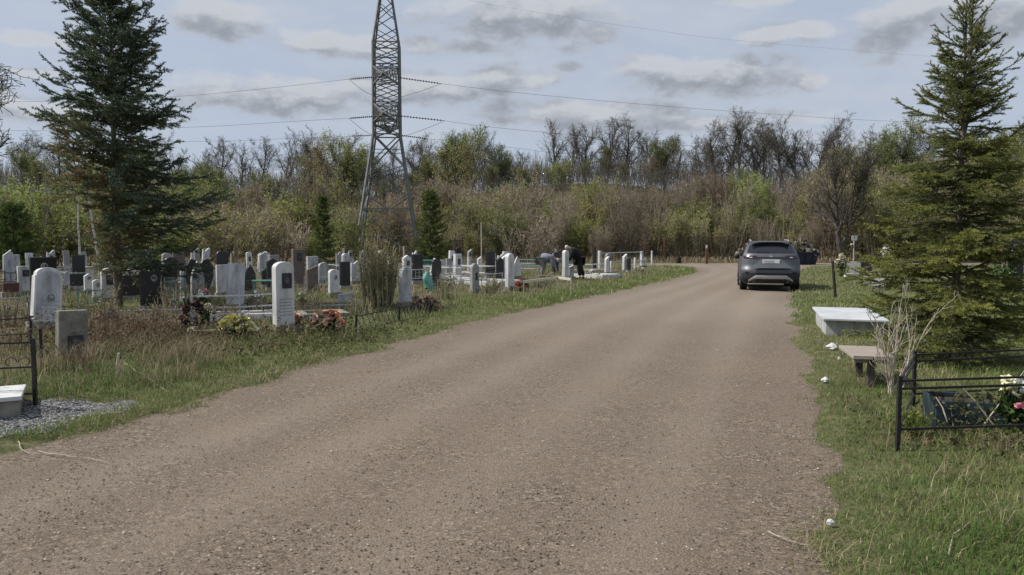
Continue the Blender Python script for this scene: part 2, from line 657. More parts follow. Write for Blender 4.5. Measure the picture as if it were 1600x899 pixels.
def ground_material():
    m = bpy.data.materials.new('earth with moss and litter')
    m.use_nodes = True
    nt = m.node_tree
    b = nt.nodes['Principled BSDF']
    b.inputs['Roughness'].default_value = 1.0
    b.inputs['Specular IOR Level'].default_value = 0.1
    a = nt.nodes.new('ShaderNodeAttribute')
    a.attribute_name = 'tint'
    tc = nt.nodes.new('ShaderNodeTexCoord')

    def noise(sc, det=6):
        n = nt.nodes.new('ShaderNodeTexNoise')
        n.inputs['Scale'].default_value = sc
        n.inputs['Detail'].default_value = det
        n.inputs['Roughness'].default_value = 0.65
        nt.links.new(tc.outputs['Object'], n.inputs['Vector'])
        return n.outputs[0]

    def ramp(v, stops):
        r = nt.nodes.new('ShaderNodeValToRGB')
        while len(r.color_ramp.elements) < len(stops):
            r.color_ramp.elements.new(0.5)
        for i, (p, c) in enumerate(stops):
            r.color_ramp.elements[i].position = p
            r.color_ramp.elements[i].color = rgba(c)
        nt.links.new(v, r.inputs[0])
        return r.outputs[0]
    green = ramp(noise(5), [(0.3, (0.06, 0.068, 0.03)), (0.5, (0.10, 0.105, 0.048)), (0.68, (0.17, 0.15, 0.085))])
    brown = ramp(noise(4.3), [(0.3, (0.05, 0.04, 0.028)), (0.5, (0.10, 0.082, 0.055)), (0.7, (0.16, 0.13, 0.085))])
    mx = nt.nodes.new('ShaderNodeMix')
    mx.data_type = 'RGBA'
    ad = nt.nodes.new('ShaderNodeMath')
    ad.operation = 'ADD'
    sb = nt.nodes.new('ShaderNodeMath')
    sb.operation = 'MULTIPLY_ADD'
    sb.inputs[1].default_value = 1.6
    sb.inputs[2].default_value = -0.8
    nt.links.new(noise(1.1), sb.inputs[0])
    ad.use_clamp = True
    nt.links.new(a.outputs['Fac'], ad.inputs[0])
    nt.links.new(sb.outputs[0], ad.inputs[1])
    nt.links.new(ad.outputs[0], mx.inputs[0])
    nt.links.new(green, mx.inputs[6])
    nt.links.new(brown, mx.inputs[7])
    nt.links.new(mx.outputs[2], b.inputs['Base Color'])
    bp = nt.nodes.new('ShaderNodeBump')
    bp.inputs['Strength'].default_value = 0.8
    bp.inputs['Distance'].default_value = 0.04
    nt.links.new(noise(22, 5), bp.inputs['Height'])
    nt.links.new(bp.outputs[0], b.inputs['Normal'])
    return m


def zone(x, y):
    """0 = green verge, 1 = brown litter between the graves and under the wood"""
    sd = road_sd(x, y)
    left = (x < np.interp(y, LY, LX))
    z = np.where(left, sstep(1.2, 3.4, sd) * 0.75, 0.08 + 0.35 * sstep(2.0, 4.0, sd))
    z = np.where(y > 57, 0.85, z)
    return np.clip(z, 0, 1)


ground = mesh_np('ground', np.stack([GX, GY, GZ], axis=2).reshape(-1, 3), [QUADS], ground_material(), tint=zone(GX, GY).ravel(), smooth=True)
tag(ground, 'uneven earth with moss and dry litter under the whole cemetery', kind='structure')


def road_material():
    m = bpy.data.materials.new('brown crushed gravel')
    m.use_nodes = True
    nt = m.node_tree
    b = nt.nodes['Principled BSDF']
    b.inputs['Roughness'].default_value = 0.95
    b.inputs['Specular IOR Level'].default_value = 0.2
    tc = nt.nodes.new('ShaderNodeTexCoord')

    def link(a, c):
        nt.links.new(a, c)

    def noise(sc, det=4, rough=0.6, dist=0.0):
        n = nt.nodes.new('ShaderNodeTexNoise')
        n.inputs['Scale'].default_value = sc
        n.inputs['Detail'].default_value = det
        n.inputs['Roughness'].default_value = rough
        n.inputs['Distortion'].default_value = dist
        link(tc.outputs['Object'], n.inputs['Vector'])
        return n.outputs[0]

    def ramp(v, stops, interp='LINEAR'):
        r = nt.nodes.new('ShaderNodeValToRGB')
        r.color_ramp.interpolation = interp
        while len(r.color_ramp.elements) < len(stops):
            r.color_ramp.elements.new(0.5)
        for i, (p, c) in enumerate(stops):
            r.color_ramp.elements[i].position = p
            r.color_ramp.elements[i].color = rgba(c)
        link(v, r.inputs[0])
        return r.outputs[0]

    def mix(f, a, c, blend='MIX'):
        x = nt.nodes.new('ShaderNodeMix')
        x.data_type = 'RGBA'
        x.blend_type = blend
        for i, v in ((0, f), (6, a), (7, c)):
            if isinstance(v, (int, float)):
                x.inputs[i].default_value = v
            elif isinstance(v, tuple):
                x.inputs[i].default_value = v
            else:
                link(v, x.inputs[i])
        return x.outputs[2]

    def voro(sc, out):
        v = nt.nodes.new('ShaderNodeTexVoronoi')
        v.inputs['Scale'].default_value = sc
        link(tc.outputs['Object'], v.inputs['Vector'])
        return v.outputs[out]
    dirt = ramp(noise(0.55, 6, 0.6, 0.4), [(0.32, (0.110, 0.082, 0.060)), (0.5, (0.140, 0.106, 0.080)), (0.68, (0.175, 0.136, 0.104))])
    # stone by stone colour at two sizes
    v1 = nt.nodes.new('ShaderNodeTexVoronoi')
    v1.inputs['Scale'].default_value = 52
    link(tc.outputs['Object'], v1.inputs['Vector'])
    sp = nt.nodes.new('ShaderNodeSeparateColor')
    link(v1.outputs['Color'], sp.inputs[0])
    stone1 = ramp(sp.outputs[0], [(0.0, (0.050, 0.037, 0.028)), (0.35, (0.122, 0.094, 0.071)), (0.75, (0.172, 0.135, 0.104)), (1.0, (0.32, 0.265, 0.21))])
    v2 = nt.nodes.new('ShaderNodeTexVoronoi')
    v2.inputs['Scale'].default_value = 130
    link(tc.outputs['Object'], v2.inputs['Vector'])
    sp2 = nt.nodes.new('ShaderNodeSeparateColor')
    link(v2.outputs['Color'], sp2.inputs[0])
    stone2 = ramp(sp2.outputs[1], [(0.0, (0.048, 0.036, 0.027)), (0.5, (0.137, 0.107, 0.081)), (1.0, (0.27, 0.22, 0.175))])
    col = mix(0.62, dirt, stone2)
    patch = ramp(noise(1.7, 5), [(0.35, (0.05,) * 3), (0.65, (0.75,) * 3)])
    col = mix(patch, col, stone1)
    # paler worn wheel lines, dusty patch, and far-road grazing sheen painted as colour
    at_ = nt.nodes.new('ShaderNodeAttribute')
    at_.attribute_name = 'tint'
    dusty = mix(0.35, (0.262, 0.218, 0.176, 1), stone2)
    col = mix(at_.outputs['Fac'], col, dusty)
    col = mix(ramp(noise(0.35, 3, 0.5, 1.0), [(0.42, (0,) * 3), (0.72, (0.22,) * 3)]), col, (0.22, 0.178, 0.138, 1))
    link(col, b.inputs['Base Color'])
    ad = nt.nodes.new('ShaderNodeMath')
    ad.operation = 'ADD'
    link(v1.outputs['Distance'], ad.inputs[0])
    link(noise(90, 4), ad.inputs[1])
    bp = nt.nodes.new('ShaderNodeBump')
    bp.inputs['Strength'].default_value = 0.55
    bp.inputs['Distance'].default_value = 0.012
    link(ad.outputs[0], bp.inputs['Height'])
    link(bp.outputs[0], b.inputs['Normal'])
    return m


SDG = road_sd(GX, GY)
cell = (SDG[:-1, :-1] < 0.55) & (SDG[1:, 1:] < 0.55) & (GY[:-1, :-1] > -30) & (GY[1:, 1:] < 66)
rz_ = 0.012 * vnoise(GX, GY, 0.5, 9) + 0.010 * vnoise(GX, GY, 2.2, 10)
rq = QUADS.reshape(NY - 1, NX - 1, 4)[cell]
used, inv = np.unique(rq.ravel(), return_inverse=True)
rv = np.stack([GX, GY, rz_], axis=2).reshape(-1, 3)[used]
ul = (rv[:, 0] - np.interp(rv[:, 1], LY, LX)) / (np.interp(rv[:, 1], RY, RX) - np.interp(rv[:, 1], LY, LX))
trk_sheen = sum(np.exp(-((ul - c) / 0.055) ** 2) for c in (0.20, 0.40, 0.63, 0.85))
trk_sheen = 0.50 * np.clip(trk_sheen, 0, 1) * (0.4 + 0.6 * vnoise(rv[:, 0], rv[:, 1], 0.5, 12)) + 0.55 * sstep(7, 26, rv[:, 1] + 4 * vnoise(rv[:, 0], rv[:, 1], 0.25, 13)) + 0.45 * np.exp(-(((rv[:, 0] - 6.4) / 1.6) ** 2 + ((rv[:, 1] - 17.5) / 3.0) ** 2))  # wheel wear, painted grazing-angle paling with distance, dusty patch by the car
trk_sheen = trk_sheen - 0.25 * sstep(-0.9, -0.1, SDG.ravel()[used])
road = mesh_np('road', rv, [inv.reshape(-1, 4)], road_material(), smooth=True, tint=np.clip(trk_sheen, 0, 1))
tag(road, 'brown gravel cemetery road bending away to the right', kind='structure')


# ------------------------------------------------------------------ loose ground cover (stuff)
M_grass = leaf_mat('grass', [(0.0, (0.046, 0.078, 0.024)), (0.35, (0.094, 0.150, 0.044)), (0.6, (0.170, 0.220, 0.074)), (0.78, (0.27, 0.25, 0.13)), (1.0, (0.46, 0.41, 0.27))], 0.35)
M_drygrass = leaf_mat('dry grass', [(0.0, (0.11, 0.085, 0.055)), (0.5, (0.24, 0.195, 0.125)), (1.0, (0.42, 0.36, 0.25))], 0.3)
M_weed = leaf_mat('weeds', [(0.0, (0.05, 0.05, 0.03)), (0.5, (0.10, 0.11, 0.045)), (1.0, (0.15, 0.15, 0.07))], 0.3)
M_bramble = leaf_mat('dead brambles', [(0.0, (0.06, 0.04, 0.03)), (0.5, (0.13, 0.085, 0.06)), (1.0, (0.24, 0.18, 0.13))], 0.2)


def blades(xy, h, w, lean, tint, rng):
    n = len(xy)
    z = gz(xy[:, 0], xy[:, 1]) - 0.005
    base = np.column_stack([xy, z])
    az = rng.random(n) * 2 * math.pi
    d = np.column_stack([np.cos(az), np.sin(az), np.zeros(n)])
    side = np.column_stack([-np.sin(az), np.cos(az), np.zeros(n)]) * (w / 2)[:, None]
    ln = (lean * (0.4 + 1.2 * rng.random(n)))[:, None]
    hh = h[:, None]
    mid = base + d * ln * hh * 0.35 + np.array([0, 0, 1]) * hh * 0.6
    tip = base + d * ln * hh + np.array([0, 0, 1]) * hh * (1.0 - 0.25 * ln)
    v = np.stack([base - side, base + side, mid + side * 0.8, mid - side * 0.8, tip], axis=1).reshape(-1, 3)
    k = (np.arange(n) * 5)[:, None]
    q = k + np.array([[0, 1, 2, 3]])
    t = k + np.array([[3, 2, 4]])
    return v, [q, t], np.repeat(tint, 5)


def scatter(n, x0, x1, y0, y1, rng, pw=1.0):
    """random points, thinning out with distance"""
    u = rng.random(n)
    if pw == 0:
        y = y0 + (y1 - y0) * u
    else:
        y = (y0 ** (-pw) + u * (y1 ** (-pw) - y0 ** (-pw))) ** (-1 / pw)
    return np.column_stack([x0 + (x1 - x0) * rng.random(n), y])


BED = (grd(0, 640), grd(175, 655), grd(60, 700), grd(0, 712))       # pale chippings by the left railing


def in_chips(xy):
    c = np.array([-4.75, 6.15])
    u = (xy[:, 0] - c[0])
    v = (xy[:, 1] - c[1])
    rot = 0.42
    a = u * math.cos(rot) + v * math.sin(rot)
    b = -u * math.sin(rot) + v * math.cos(rot)
    return ((np.abs(a) / 1.5) ** 3 + (np.abs(b) / 0.72) ** 3) < 1 + 0.5 * (vnoise(xy[:, 0], xy[:, 1], 5, 40) - 0.5)


def grass_set(name, label, n, box, pw, hfun, wk, lean, keep, tintfun, material, seed):
    rng = np.random.default_rng(seed)
    xy = scatter(n, *box, rng, pw)
    xy = xy[keep(xy, rng)]
    d = np.hypot(xy[:, 0], xy[:, 1])
    h = hfun(xy, rng)
    w = wk * np.maximum(1.0, d / 7.0) * (0.7 + 0.6 * rng.random(len(xy)))
    v, f, t = blades(xy, h, w, np.full(len(xy), lean), tintfun(xy, rng), rng)
    return tag(mesh_np(name, v, f, material, tint=t), label, 'grass', kind='stuff')


def edge_keep(xy, rng, lo=0.02, side=0):
    sd = road_sd(xy[:, 0], xy[:, 1]) + (vnoise(xy[:, 0], xy[:, 1], 3.2, 20) - 0.5) * 0.5 + (vnoise(xy[:, 0], xy[:, 1], 9, 21) - 0.5) * 0.25
    k = sd > lo
    xl = np.interp(xy[:, 1], LY, LX)
    if side < 0:
        k &= xy[:, 0] < xl + 0.3
    if side > 0:
        k &= xy[:, 0] > xl + 2
    return k & (~in_chips(xy) | (road_sd(xy[:, 0], xy[:, 1]) < 0.42))


def right_h(xy, rng):
    sd = road_sd(xy[:, 0], xy[:, 1])
    t = vnoise(xy[:, 0], xy[:, 1], 1.6, 22)
    return (0.025 + 0.07 * t * sstep(0.0, 0.8, sd) + 0.02 * sstep(0.3, 1.5, sd)) * (0.5 + rng.random(len(xy)))


def green_tint(xy, rng, dry=0.07):
    p = vnoise(xy[:, 0], xy[:, 1], 0.9, 23) * 0.35 + vnoise(xy[:, 0], xy[:, 1], 3.7, 24) * 0.25
    t = p + 0.30 * rng.random(len(xy))
    isdry = rng.random(len(xy)) < dry + 0.24 * sstep(0.55, 0.85, vnoise(xy[:, 0], xy[:, 1], 1.1, 25))
    return np.where(isdry, 0.72 + 0.28 * rng.random(len(xy)), np.clip(t + 0.10, 0, 0.68))


grass_set('grass', 'lush green grass with dry stalks covering the right verge', 190000, (1.2, 12, 3.0, 20), 1.0, right_h, 0.0042, 0.8,
          lambda xy, r: edge_keep(xy, r, 0.0, 1), green_tint, M_grass, 31)
grass_set('grass', 'short green grass on the far right verge beside the car', 60000, (4, 34, 14, 54), 1.2, lambda xy, r: 0.05 + 0.09 * r.random(len(xy)), 0.0048, 0.8,
          lambda xy, r: edge_keep(xy, r, 0.1, 1), lambda xy, r: green_tint(xy, r, 0.06), M_grass, 32)


def left_h(xy, rng):
    sd = road_sd(xy[:, 0], xy[:, 1])
    t = vnoise(xy[:, 0], xy[:, 1], 1.4, 26)
    return (0.03 + 0.07 * t + 0.05 * sstep(0.7, 2.2, sd)) * (0.5 + rng.random(len(xy)))


def left_keep(xy, rng):
    k = edge_keep(xy, rng, 0.0, -1)
    sd = road_sd(xy[:, 0], xy[:, 1])
    thin = rng.random(len(xy)) > sstep(0.8, 2.4, sd) * 0.93
    return k & thin


grass_set('grass', 'green grass strip along the left edge of the road', 210000, (-11, 2, 4.6, 24), 1.0, left_h, 0.0045, 0.9,
          left_keep, lambda xy, r: green_tint(xy, r, 0.15), M_grass, 33)
grass_set('grass', 'short far grass along the left side of the road bend', 90000, (-9, 13, 18, 54), 1.0, lambda xy, r: 0.05 + 0.12 * r.random(len(xy)), 0.0050, 0.9,
          left_keep, lambda xy, r: green_tint(xy, r, 0.12), M_grass, 34)


def dry_keep(xy, rng):
    sd = road_sd(xy[:, 0], xy[:, 1])
    k = edge_keep(xy, rng, 0.9, -1)
    return k & (rng.random(len(xy)) < sstep(0.30, 0.60, vnoise(xy[:, 0], xy[:, 1], 0.75, 27)) * sstep(0.8, 1.8, sd) + 0.12)


grass_set('dry_grass', 'straw coloured dry grass and stalks between the graves', 85000, (-26, 8, 6.0, 42), 0.8,
          lambda xy, r: (0.08 + 0.30 * r.random(len(xy)) ** 2), 0.0042, 0.7, dry_keep, lambda xy, r: r.random(len(xy)), M_drygrass, 35)
grass_set('grass', 'thin green weeds and grass growing between the graves', 90000, (-28, 8, 7.0, 48), 0.8,
          lambda xy, r: 0.05 + 0.17 * r.random(len(xy)) ** 1.5, 0.0055, 0.9, lambda xy, r: edge_keep(xy, r, 0.9, -1) & (vnoise(xy[:, 0], xy[:, 1], 0.8, 28) > 0.52),
          lambda xy, r: np.clip(0.1 + 0.55 * r.random(len(xy)), 0, 1), M_grass, 36)
grass_set('dry_grass', 'sparse straw stalks standing up in the right verge', 1000, (1.4, 9, 3.4, 16), 1.0,
          lambda xy, r: 0.12 + 0.22 * r.random(len(xy)), 0.0032, 0.9, lambda xy, r: edge_keep(xy, r, 0.15, 1), lambda xy, r: 0.3 + 0.7 * r.random(len(xy)), M_drygrass, 37)
grass_set('dry_grass', 'pale rough grass bank below the far dark fence', 26000, (-40, 60, 56, 70), 0.0,
          lambda xy, r: 0.15 + 0.45 * r.random(len(xy)), 0.006, 0.7, lambda xy, r: road_sd(xy[:, 0], xy[:, 1]) > 0.3, lambda xy, r: 0.2 + 0.6 * r.random(len(xy)), M_drygrass, 38)

grass_set('grass', 'sparse grass tufts creeping onto the gravel along both road edges', 60000, (-8, 12, 3.2, 34), 0.9, lambda xy, r: 0.02 + 0.07 * r.random(len(xy)), 0.0042, 1.0,
          lambda xy, r: (np.abs(road_sd(xy[:, 0], xy[:, 1]) + 0.25) < 0.4) & (vnoise(xy[:, 0], xy[:, 1], 4.5, 29) + 0.25 * r.random(len(xy)) > 0.72) & ~in_chips(xy), lambda xy, r: green_tint(xy, r, 0.4), M_grass, 39)

def tufts(label, spots, n, rad, h0, h1, w, material, seed, lean=0.5):
    rng = np.random.default_rng(seed)
    xy, hh = [], []
    for (px, py, k) in spots:
        p = grd(px, py)
        m_ = int(n * k)
        xy.append(np.column_stack([p.x + rad * rng.normal(size=m_), p.y + rad * rng.normal(size=m_)]))
        hh.append((h0 + (h1 - h0) * rng.random(m_)) * (0.6 + 0.4 * k))
    xy = np.concatenate(xy)
    v, f, t = blades(xy, np.concatenate(hh), w * (0.7 + 0.6 * rng.random(len(xy))), np.full(len(xy), lean), rng.random(len(xy)), rng)
    return tag(mesh_np('dry_grass', v, f, material, tint=t), label, 'grass', kind='stuff')


tufts('straw tufts between the concrete marker and the yellow bouquet', [(250, 585, 1), (275, 575, 1.2), (300, 570, 1), (325, 580, .8), (215, 560, .7), (160, 575, .8), (345, 560, .5), (130, 585, .9), (75, 600, .9), (290, 600, .7), (235, 610, .6), (420, 560, .4), (180, 545, .7), (320, 545, .6), (550, 535, .5), (470, 545, .4)], 170, 0.13, 0.10, 0.42, 0.005, M_drygrass, 140, 0.7)
tufts('pale flattened grass on the left verge slope', [(520, 560, 1), (450, 580, 1), (380, 600, 1), (330, 625, 1), (600, 535, 1), (260, 640, .8), (690, 510, .8), (560, 550, 1), (420, 595, 1), (480, 570, .8)], 130, 0.30, 0.05, 0.12, 0.005, M_drygrass, 141, 1.6)
tufts('brown dead stems around the concrete marker', [(150, 545, 1), (185, 540, 1), (210, 530, 1), (240, 545, 1), (265, 530, 1), (115, 600, .6), (290, 550, .8), (30, 560, .8), (170, 520, .9)], 150, 0.16, 0.12, 0.5, 0.006, M_bramble, 142, 0.6)
tufts('dry tufts on the right verge near the railing', [(1400, 700, .8), (1330, 640, .6), (1360, 610, .8), (1500, 760, .6), (1440, 800, .5), (1560, 720, .7), (1345, 590, .8), (1590, 830, .5)], 130, 0.10, 0.06, 0.22, 0.0035, M_drygrass, 143, 0.9)
tufts('matted straw on the right road edge', [(1262, 800, .8), (1275, 850, 1), (1255, 740, .5), (1290, 880, 1), (1248, 690, .5), (150, 722, .8), (110, 728, .8), (70, 732, .6)], 60, 0.09, 0.03, 0.10, 0.0035, M_drygrass, 144, 2.2)

# reddish dead brambles on the left, low leafy weeds on both verges


def leafy(name, label, n, cx, cy, sx, sy, hmax, size, material, seed, cat='weeds'):
    rng = np.random.default_rng(seed)
    xy = np.column_stack([cx + sx * rng.normal(size=n), cy + sy * rng.normal(size=n)])
    xy = xy[road_sd(xy[:, 0], xy[:, 1]) > 0.35]
    z = gz(xy[:, 0], xy[:, 1]) + hmax * rng.random(len(xy)) ** 1.6
    v, f, t = leaf_quads(np.column_stack([xy, z]), size, rng, tint=rng.random(len(xy)), tj=0.0)
    return tag(mesh_np(name, v, [f], material, tint=t), label, cat, kind='stuff')


leafy('brambles', 'reddish brown dead brambles below the tall left spruce', 3600, -6.1, 11.4, 1.4, 0.9, 0.40, 0.045, M_bramble, 41)
leafy('brambles', 'dead stems in front of the dark plate headstone', 1500, -5.4, 10.3, 1.0, 0.5, 0.28, 0.04, M_bramble, 42)
leafy('weeds', 'low leafy weeds under the right railing', 2600, 4.4, 6.0, 1.0, 0.5, 0.10, 0.032, M_weed, 43)
leafy('weeds', 'small leafy weeds along the left grave edge', 7000, -3.2, 11.5, 1.6, 1.0, 0.16, 0.05, M_weed, 44)
leafy('brambles', 'brown leaf litter in front of the right railing', 2600, 4.7, 5.4, 0.7, 0.35, 0.05, 0.05, M_bramble, 45)


# loose stones on the road and the pale chippings
def pebbles(name, label, xy, size, material, seed, zf, cat):
    rng = np.random.default_rng(seed)
    n = len(xy)
    oc = np.array([[1, 0, 0], [-1, 0, 0], [0, 1, 0], [0, -1, 0], [0, 0, 1], [0.7, 0.7, 0.2], [-0.7, 0.6, 0.3], [0.6, -0.75, 0.3], [-0.65, -0.7, 0.2]], dtype=float)
    tri = np.array([[0, 5, 4], [5, 2, 4], [2, 6, 4], [6, 1, 4], [1, 8, 4], [8, 3, 4], [3, 7, 4], [7, 0, 4]])
    s = size[:, None, None] * (0.7 + 0.6 * rng.random((n, 9, 1)))
    an = rng.random(n) * 6.28
    c, si = np.cos(an)[:, None], np.sin(an)[:, None]
    e = oc[None] * s * np.array([1.15, 0.9, 0.85])
    vx = e[:, :, 0] * c - e[:, :, 1] * si
    vy = e[:, :, 0] * si + e[:, :, 1] * c
    z = zf(xy)
    v = np.stack([vx + xy[:, 0:1], vy + xy[:, 1:2], e[:, :, 2] + z[:, None]], axis=2).reshape(-1, 3)
    f = (np.arange(n) * 9)[:, None, None] + tri[None]
    t = np.repeat(np.clip(rng.random(n), 0, 1), 9)
    return tag(mesh_np(name, v, [f.reshape(-1, 3)], material, tint=t), label, cat, kind='stuff')


M_peb = leaf_mat('road stones', [(0.0, (0.07, 0.054, 0.042)), (0.5, (0.145, 0.115, 0.09)), (0.88, (0.21, 0.175, 0.14)), (1.0, (0.46, 0.40, 0.34))], 0.0)
M_chip = leaf_mat('pale stone chips', [(0.0, (0.07, 0.07, 0.07)), (0.5, (0.15, 0.15, 0.153)), (1.0, (0.31, 0.31, 0.315))], 0.0)
rng_ = np.random.default_rng(51)
pxy = scatter(70000, -9, 9, 2.6, 22, rng_, 1.4)
sdp = road_sd(pxy[:, 0], pxy[:, 1])
keep = (sdp < 0.25) & (rng_.random(len(pxy)) < 0.25 + 0.9 * sstep(0.4, 0.75, vnoise(pxy[:, 0], pxy[:, 1], 1.1, 52)) + 0.5 * sstep(-0.6, 0.0, sdp))
pxy = pxy[keep]
psz = 0.0026 + 0.0055 * rng_.random(len(pxy)) ** 3 + 0.00022 * pxy[:, 1]
pebbles('gravel', 'loose brown stones scattered over the road surface', pxy, psz, M_peb, 53, lambda a: np.full(len(a), 0.013), 'gravel')
cxy = np.column_stack([-8.5 + 6 * rng_.random(110000), 4.6 + 3.4 * rng_.random(110000)])
cxy = cxy[in_chips(cxy) & (road_sd(cxy[:, 0], cxy[:, 1]) + 0.3 * (vnoise(cxy[:, 0], cxy[:, 1], 4, 55) - 0.5) > 0.36)]
pebbles('stone_chippings', 'bed of pale grey stone chippings by the left railing', cxy, 0.005 + 0.009 * rng_.random(len(cxy)) ** 1.5, M_chip, 54, lambda a: gz(a[:, 0], a[:, 1]) + 0.012 * np.random.default_rng(5).random(len(a)), 'gravel')

# ------------------------------------------------------------------ trees
M_bud = leaf_mat('opening buds', [(0.0, (0.16, 0.155, 0.07)), (0.5, (0.26, 0.265, 0.095)), (1.0, (0.37, 0.385, 0.13))], 0.45, rand=0.4)
M_brownbud = leaf_mat('brown buds', [(0.0, (0.18, 0.145, 0.098)), (0.5, (0.265, 0.21, 0.138)), (1.0, (0.35, 0.285, 0.175))], 0.42, rand=0.4)
M_young = leaf_mat('young leaves', [(0.0, (0.13, 0.165, 0.05)), (0.5, (0.22, 0.265, 0.075)), (1.0, (0.33, 0.37, 0.12))], 0.45, rand=0.35)
M_needR = leaf_mat('yellow green needles', [(0.0, (0.055, 0.075, 0.028)), (0.35, (0.105, 0.138, 0.040)), (0.7, (0.22, 0.24, 0.052)), (1.0, (0.34, 0.34, 0.08))], 0.24, gloss=0.03)
M_needL = leaf_mat('dark blue green needles', [(0.0, (0.044, 0.074, 0.054)), (0.40, (0.095, 0.140, 0.080)), (0.56, (0.155, 0.175, 0.08)), (0.75, (0.24, 0.205, 0.10)), (1.0, (0.35, 0.26, 0.14))], 0.22, gloss=0.03)
M_needF = leaf_mat('far conifer needles', [(0.0, (0.045, 0.065, 0.026)), (0.5, (0.09, 0.125, 0.042)), (1.0, (0.16, 0.19, 0.06))], 0.15, rand=0.15)


def rvec(rnd, a=1.0):
    return Vector((rnd.gauss(0, a), rnd.gauss(0, a), rnd.gauss(0, a)))


def grow(rnd, segs_t, segs_c, tips, p, d, L, r, lev, maxlev, cfg):
    n = cfg['n'][lev]
    wander = cfg['wander'][lev]
    upb = cfg['up'][lev]
    rmin = cfg.get('rmin', 0.012)
    st = L / n
    for i in range(n):
        d = (d + rvec(rnd, wander) + Vector((0, 0, upb))).normalized()
        q = p + d * st
        r0 = max(rmin, r * (1 - 0.75 * i / n))
        r1 = max(rmin, r * (1 - 0.75 * (i + 1) / n))
        (segs_t if lev <= cfg.get('tl', 1) else segs_c).append((*p, *q, r0, r1))
        if lev < maxlev:
            t = (i + 1) / n
            if t >= cfg['first'][lev]:
                k = cfg['kids'][lev]
                k = int(k) + (1 if rnd.random() < k - int(k) else 0)
                for _ in range(k):
                    a = rnd.uniform(*cfg['ang'][lev])
                    ax = d.cross(rvec(rnd)).normalized()
                    nd = (Matrix.Rotation(a, 3, ax) @ d).normalized()
                    nl = L * cfg['len'][lev] * (1 - 0.45 * t) * rnd.uniform(0.7, 1.25)
                    grow(rnd, segs_t, segs_c, tips, p + d * st * rnd.random(), nd, nl, max(rmin, r1 * 0.6), lev + 1, maxlev, cfg)
        p = q
        if lev == maxlev:
            tips.append(p.copy())
    tips.append(p.copy())


BARE = dict(n=[9, 6, 5, 4], wander=[0.09, 0.17, 0.22, 0.28], up=[0.04, 0.10, 0.07, 0.03], first=[0.30, 0.2, 0.2], kids=[1.9, 2.2, 2.3], ang=[(0.45, 0.85), (0.45, 1.0), (0.4, 1.1)],
            len=[0.62, 0.55, 0.5], rmin=0.012)
SHRUB = dict(n=[6, 4, 3], wander=[0.06, 0.12, 0.18], up=[0.07, 0.14, 0.08], first=[0.25, 0.2], kids=[1.5, 1.9], ang=[(0.25, 0.65), (0.3, 0.8)], len=[0.42, 0.5], rmin=0.013, tl=0)


def tree_obj(name, label, cat, group, segs_t, segs_c, leaves, bark, twig, leafm, lsize, loc=(0, 0, 0), rz=0.0):
    o = thing(name, label, cat, loc, rz, group)
    v, f = seg_tubes(segs_t, 5)
    mesh_np('trunk', v, [f], bark, o, smooth=True)
    v, f = seg_tubes(segs_c, 3)
    mesh_np('crown', v, [f], twig, o)
    if leaves is not None and len(leaves):
        v, f, t = leaf_quads([tuple(p) for p in leaves], lsize, np.random.default_rng(len(leaves)), tj=0.3)
        mesh_np('leaves', v, [f], leafm, o, tint=t)
    return o


def bare_proto(seed, H, leafy_n=0, cfg=BARE, leafm=None, bark=None):
    rnd = random.Random(seed)
    st, sc, tips = [], [], []
    lean = Vector((rnd.gauss(0, 0.05), rnd.gauss(0, 0.05), 1)).normalized()
    grow(rnd, st, sc, tips, Vector((0, 0, -0.3)), lean, H * 0.88, H * 0.016 + 0.06, 0, 3, cfg)
    if rnd.random() < 0.6:                                   # a second leader from low down
        grow(rnd, st, sc, tips, Vector((0, 0, H * 0.15)), (lean + Vector((rnd.gauss(0, .28), rnd.gauss(0, .28), 0))).normalized(), H * 0.68, H * 0.010, 0, 3, cfg)
    lv = []
    if leafy_n:
        for _ in range(leafy_n):
            t = rnd.choice(tips)
            lv.append(t + rvec(rnd, 0.28))
    return tree_obj('bare_tree', 'x', 'tree', None, st, sc, lv, bark or M_bark, M_twig, leafm or M_bud, 0.19, (0, 0, -500))


def shrub_proto(seed, H, nst, spread, leaf_n, leafm, lsize, stemm, cfg=SHRUB):
    rnd = random.Random(seed)
    st, sc, tips = [], [], []
    for i in range(nst):
        a = rnd.random() * 6.283
        rr = spread * math.sqrt(rnd.random())
        p = Vector((math.cos(a) * rr * 0.5, math.sin(a) * rr * 0.5, -0.2))
        d = Vector((math.cos(a) * rr * 0.20, math.sin(a) * rr * 0.20, 1)).normalized()
        grow(rnd, st, sc, tips, p, d, H * rnd.uniform(0.6, 1.05), 0.026, 0, 2, cfg)
    lv = [rnd.choice(tips) + rvec(rnd, 0.16) for _ in range(leaf_n)]
    o = tree_obj('shrub', 'x', 'shrub', None, st, sc, lv, stemm, stemm, leafm, lsize, (0, 0, -500))
    o.children[0].name = 'stems'
    return o


def prune(o):
    for c in list(o.children):
        bpy.data.objects.remove(c)
    bpy.data.objects.remove(o)


def region(px):
    for hi, s in ((60, 'at the far left edge'), (175, 'behind the left spruce, left half'), (320, 'behind the left spruce, right half'), (430, 'just right of the left spruce'),
                  (560, 'left of the pylon'), (660, 'behind the pylon'), (760, 'just right of the pylon'), (860, 'behind the twin white headstones'),
                  (960, 'behind the two bending people'), (1060, 'behind the white railing'), (1140, 'left of the parked car'), (1260, 'straight behind the parked car'),
                  (1370, 'right of the parked car'), (1480, 'behind the right spruce, left half'), (3000, 'behind the right spruce, right half')):
        if px < hi:
            return s


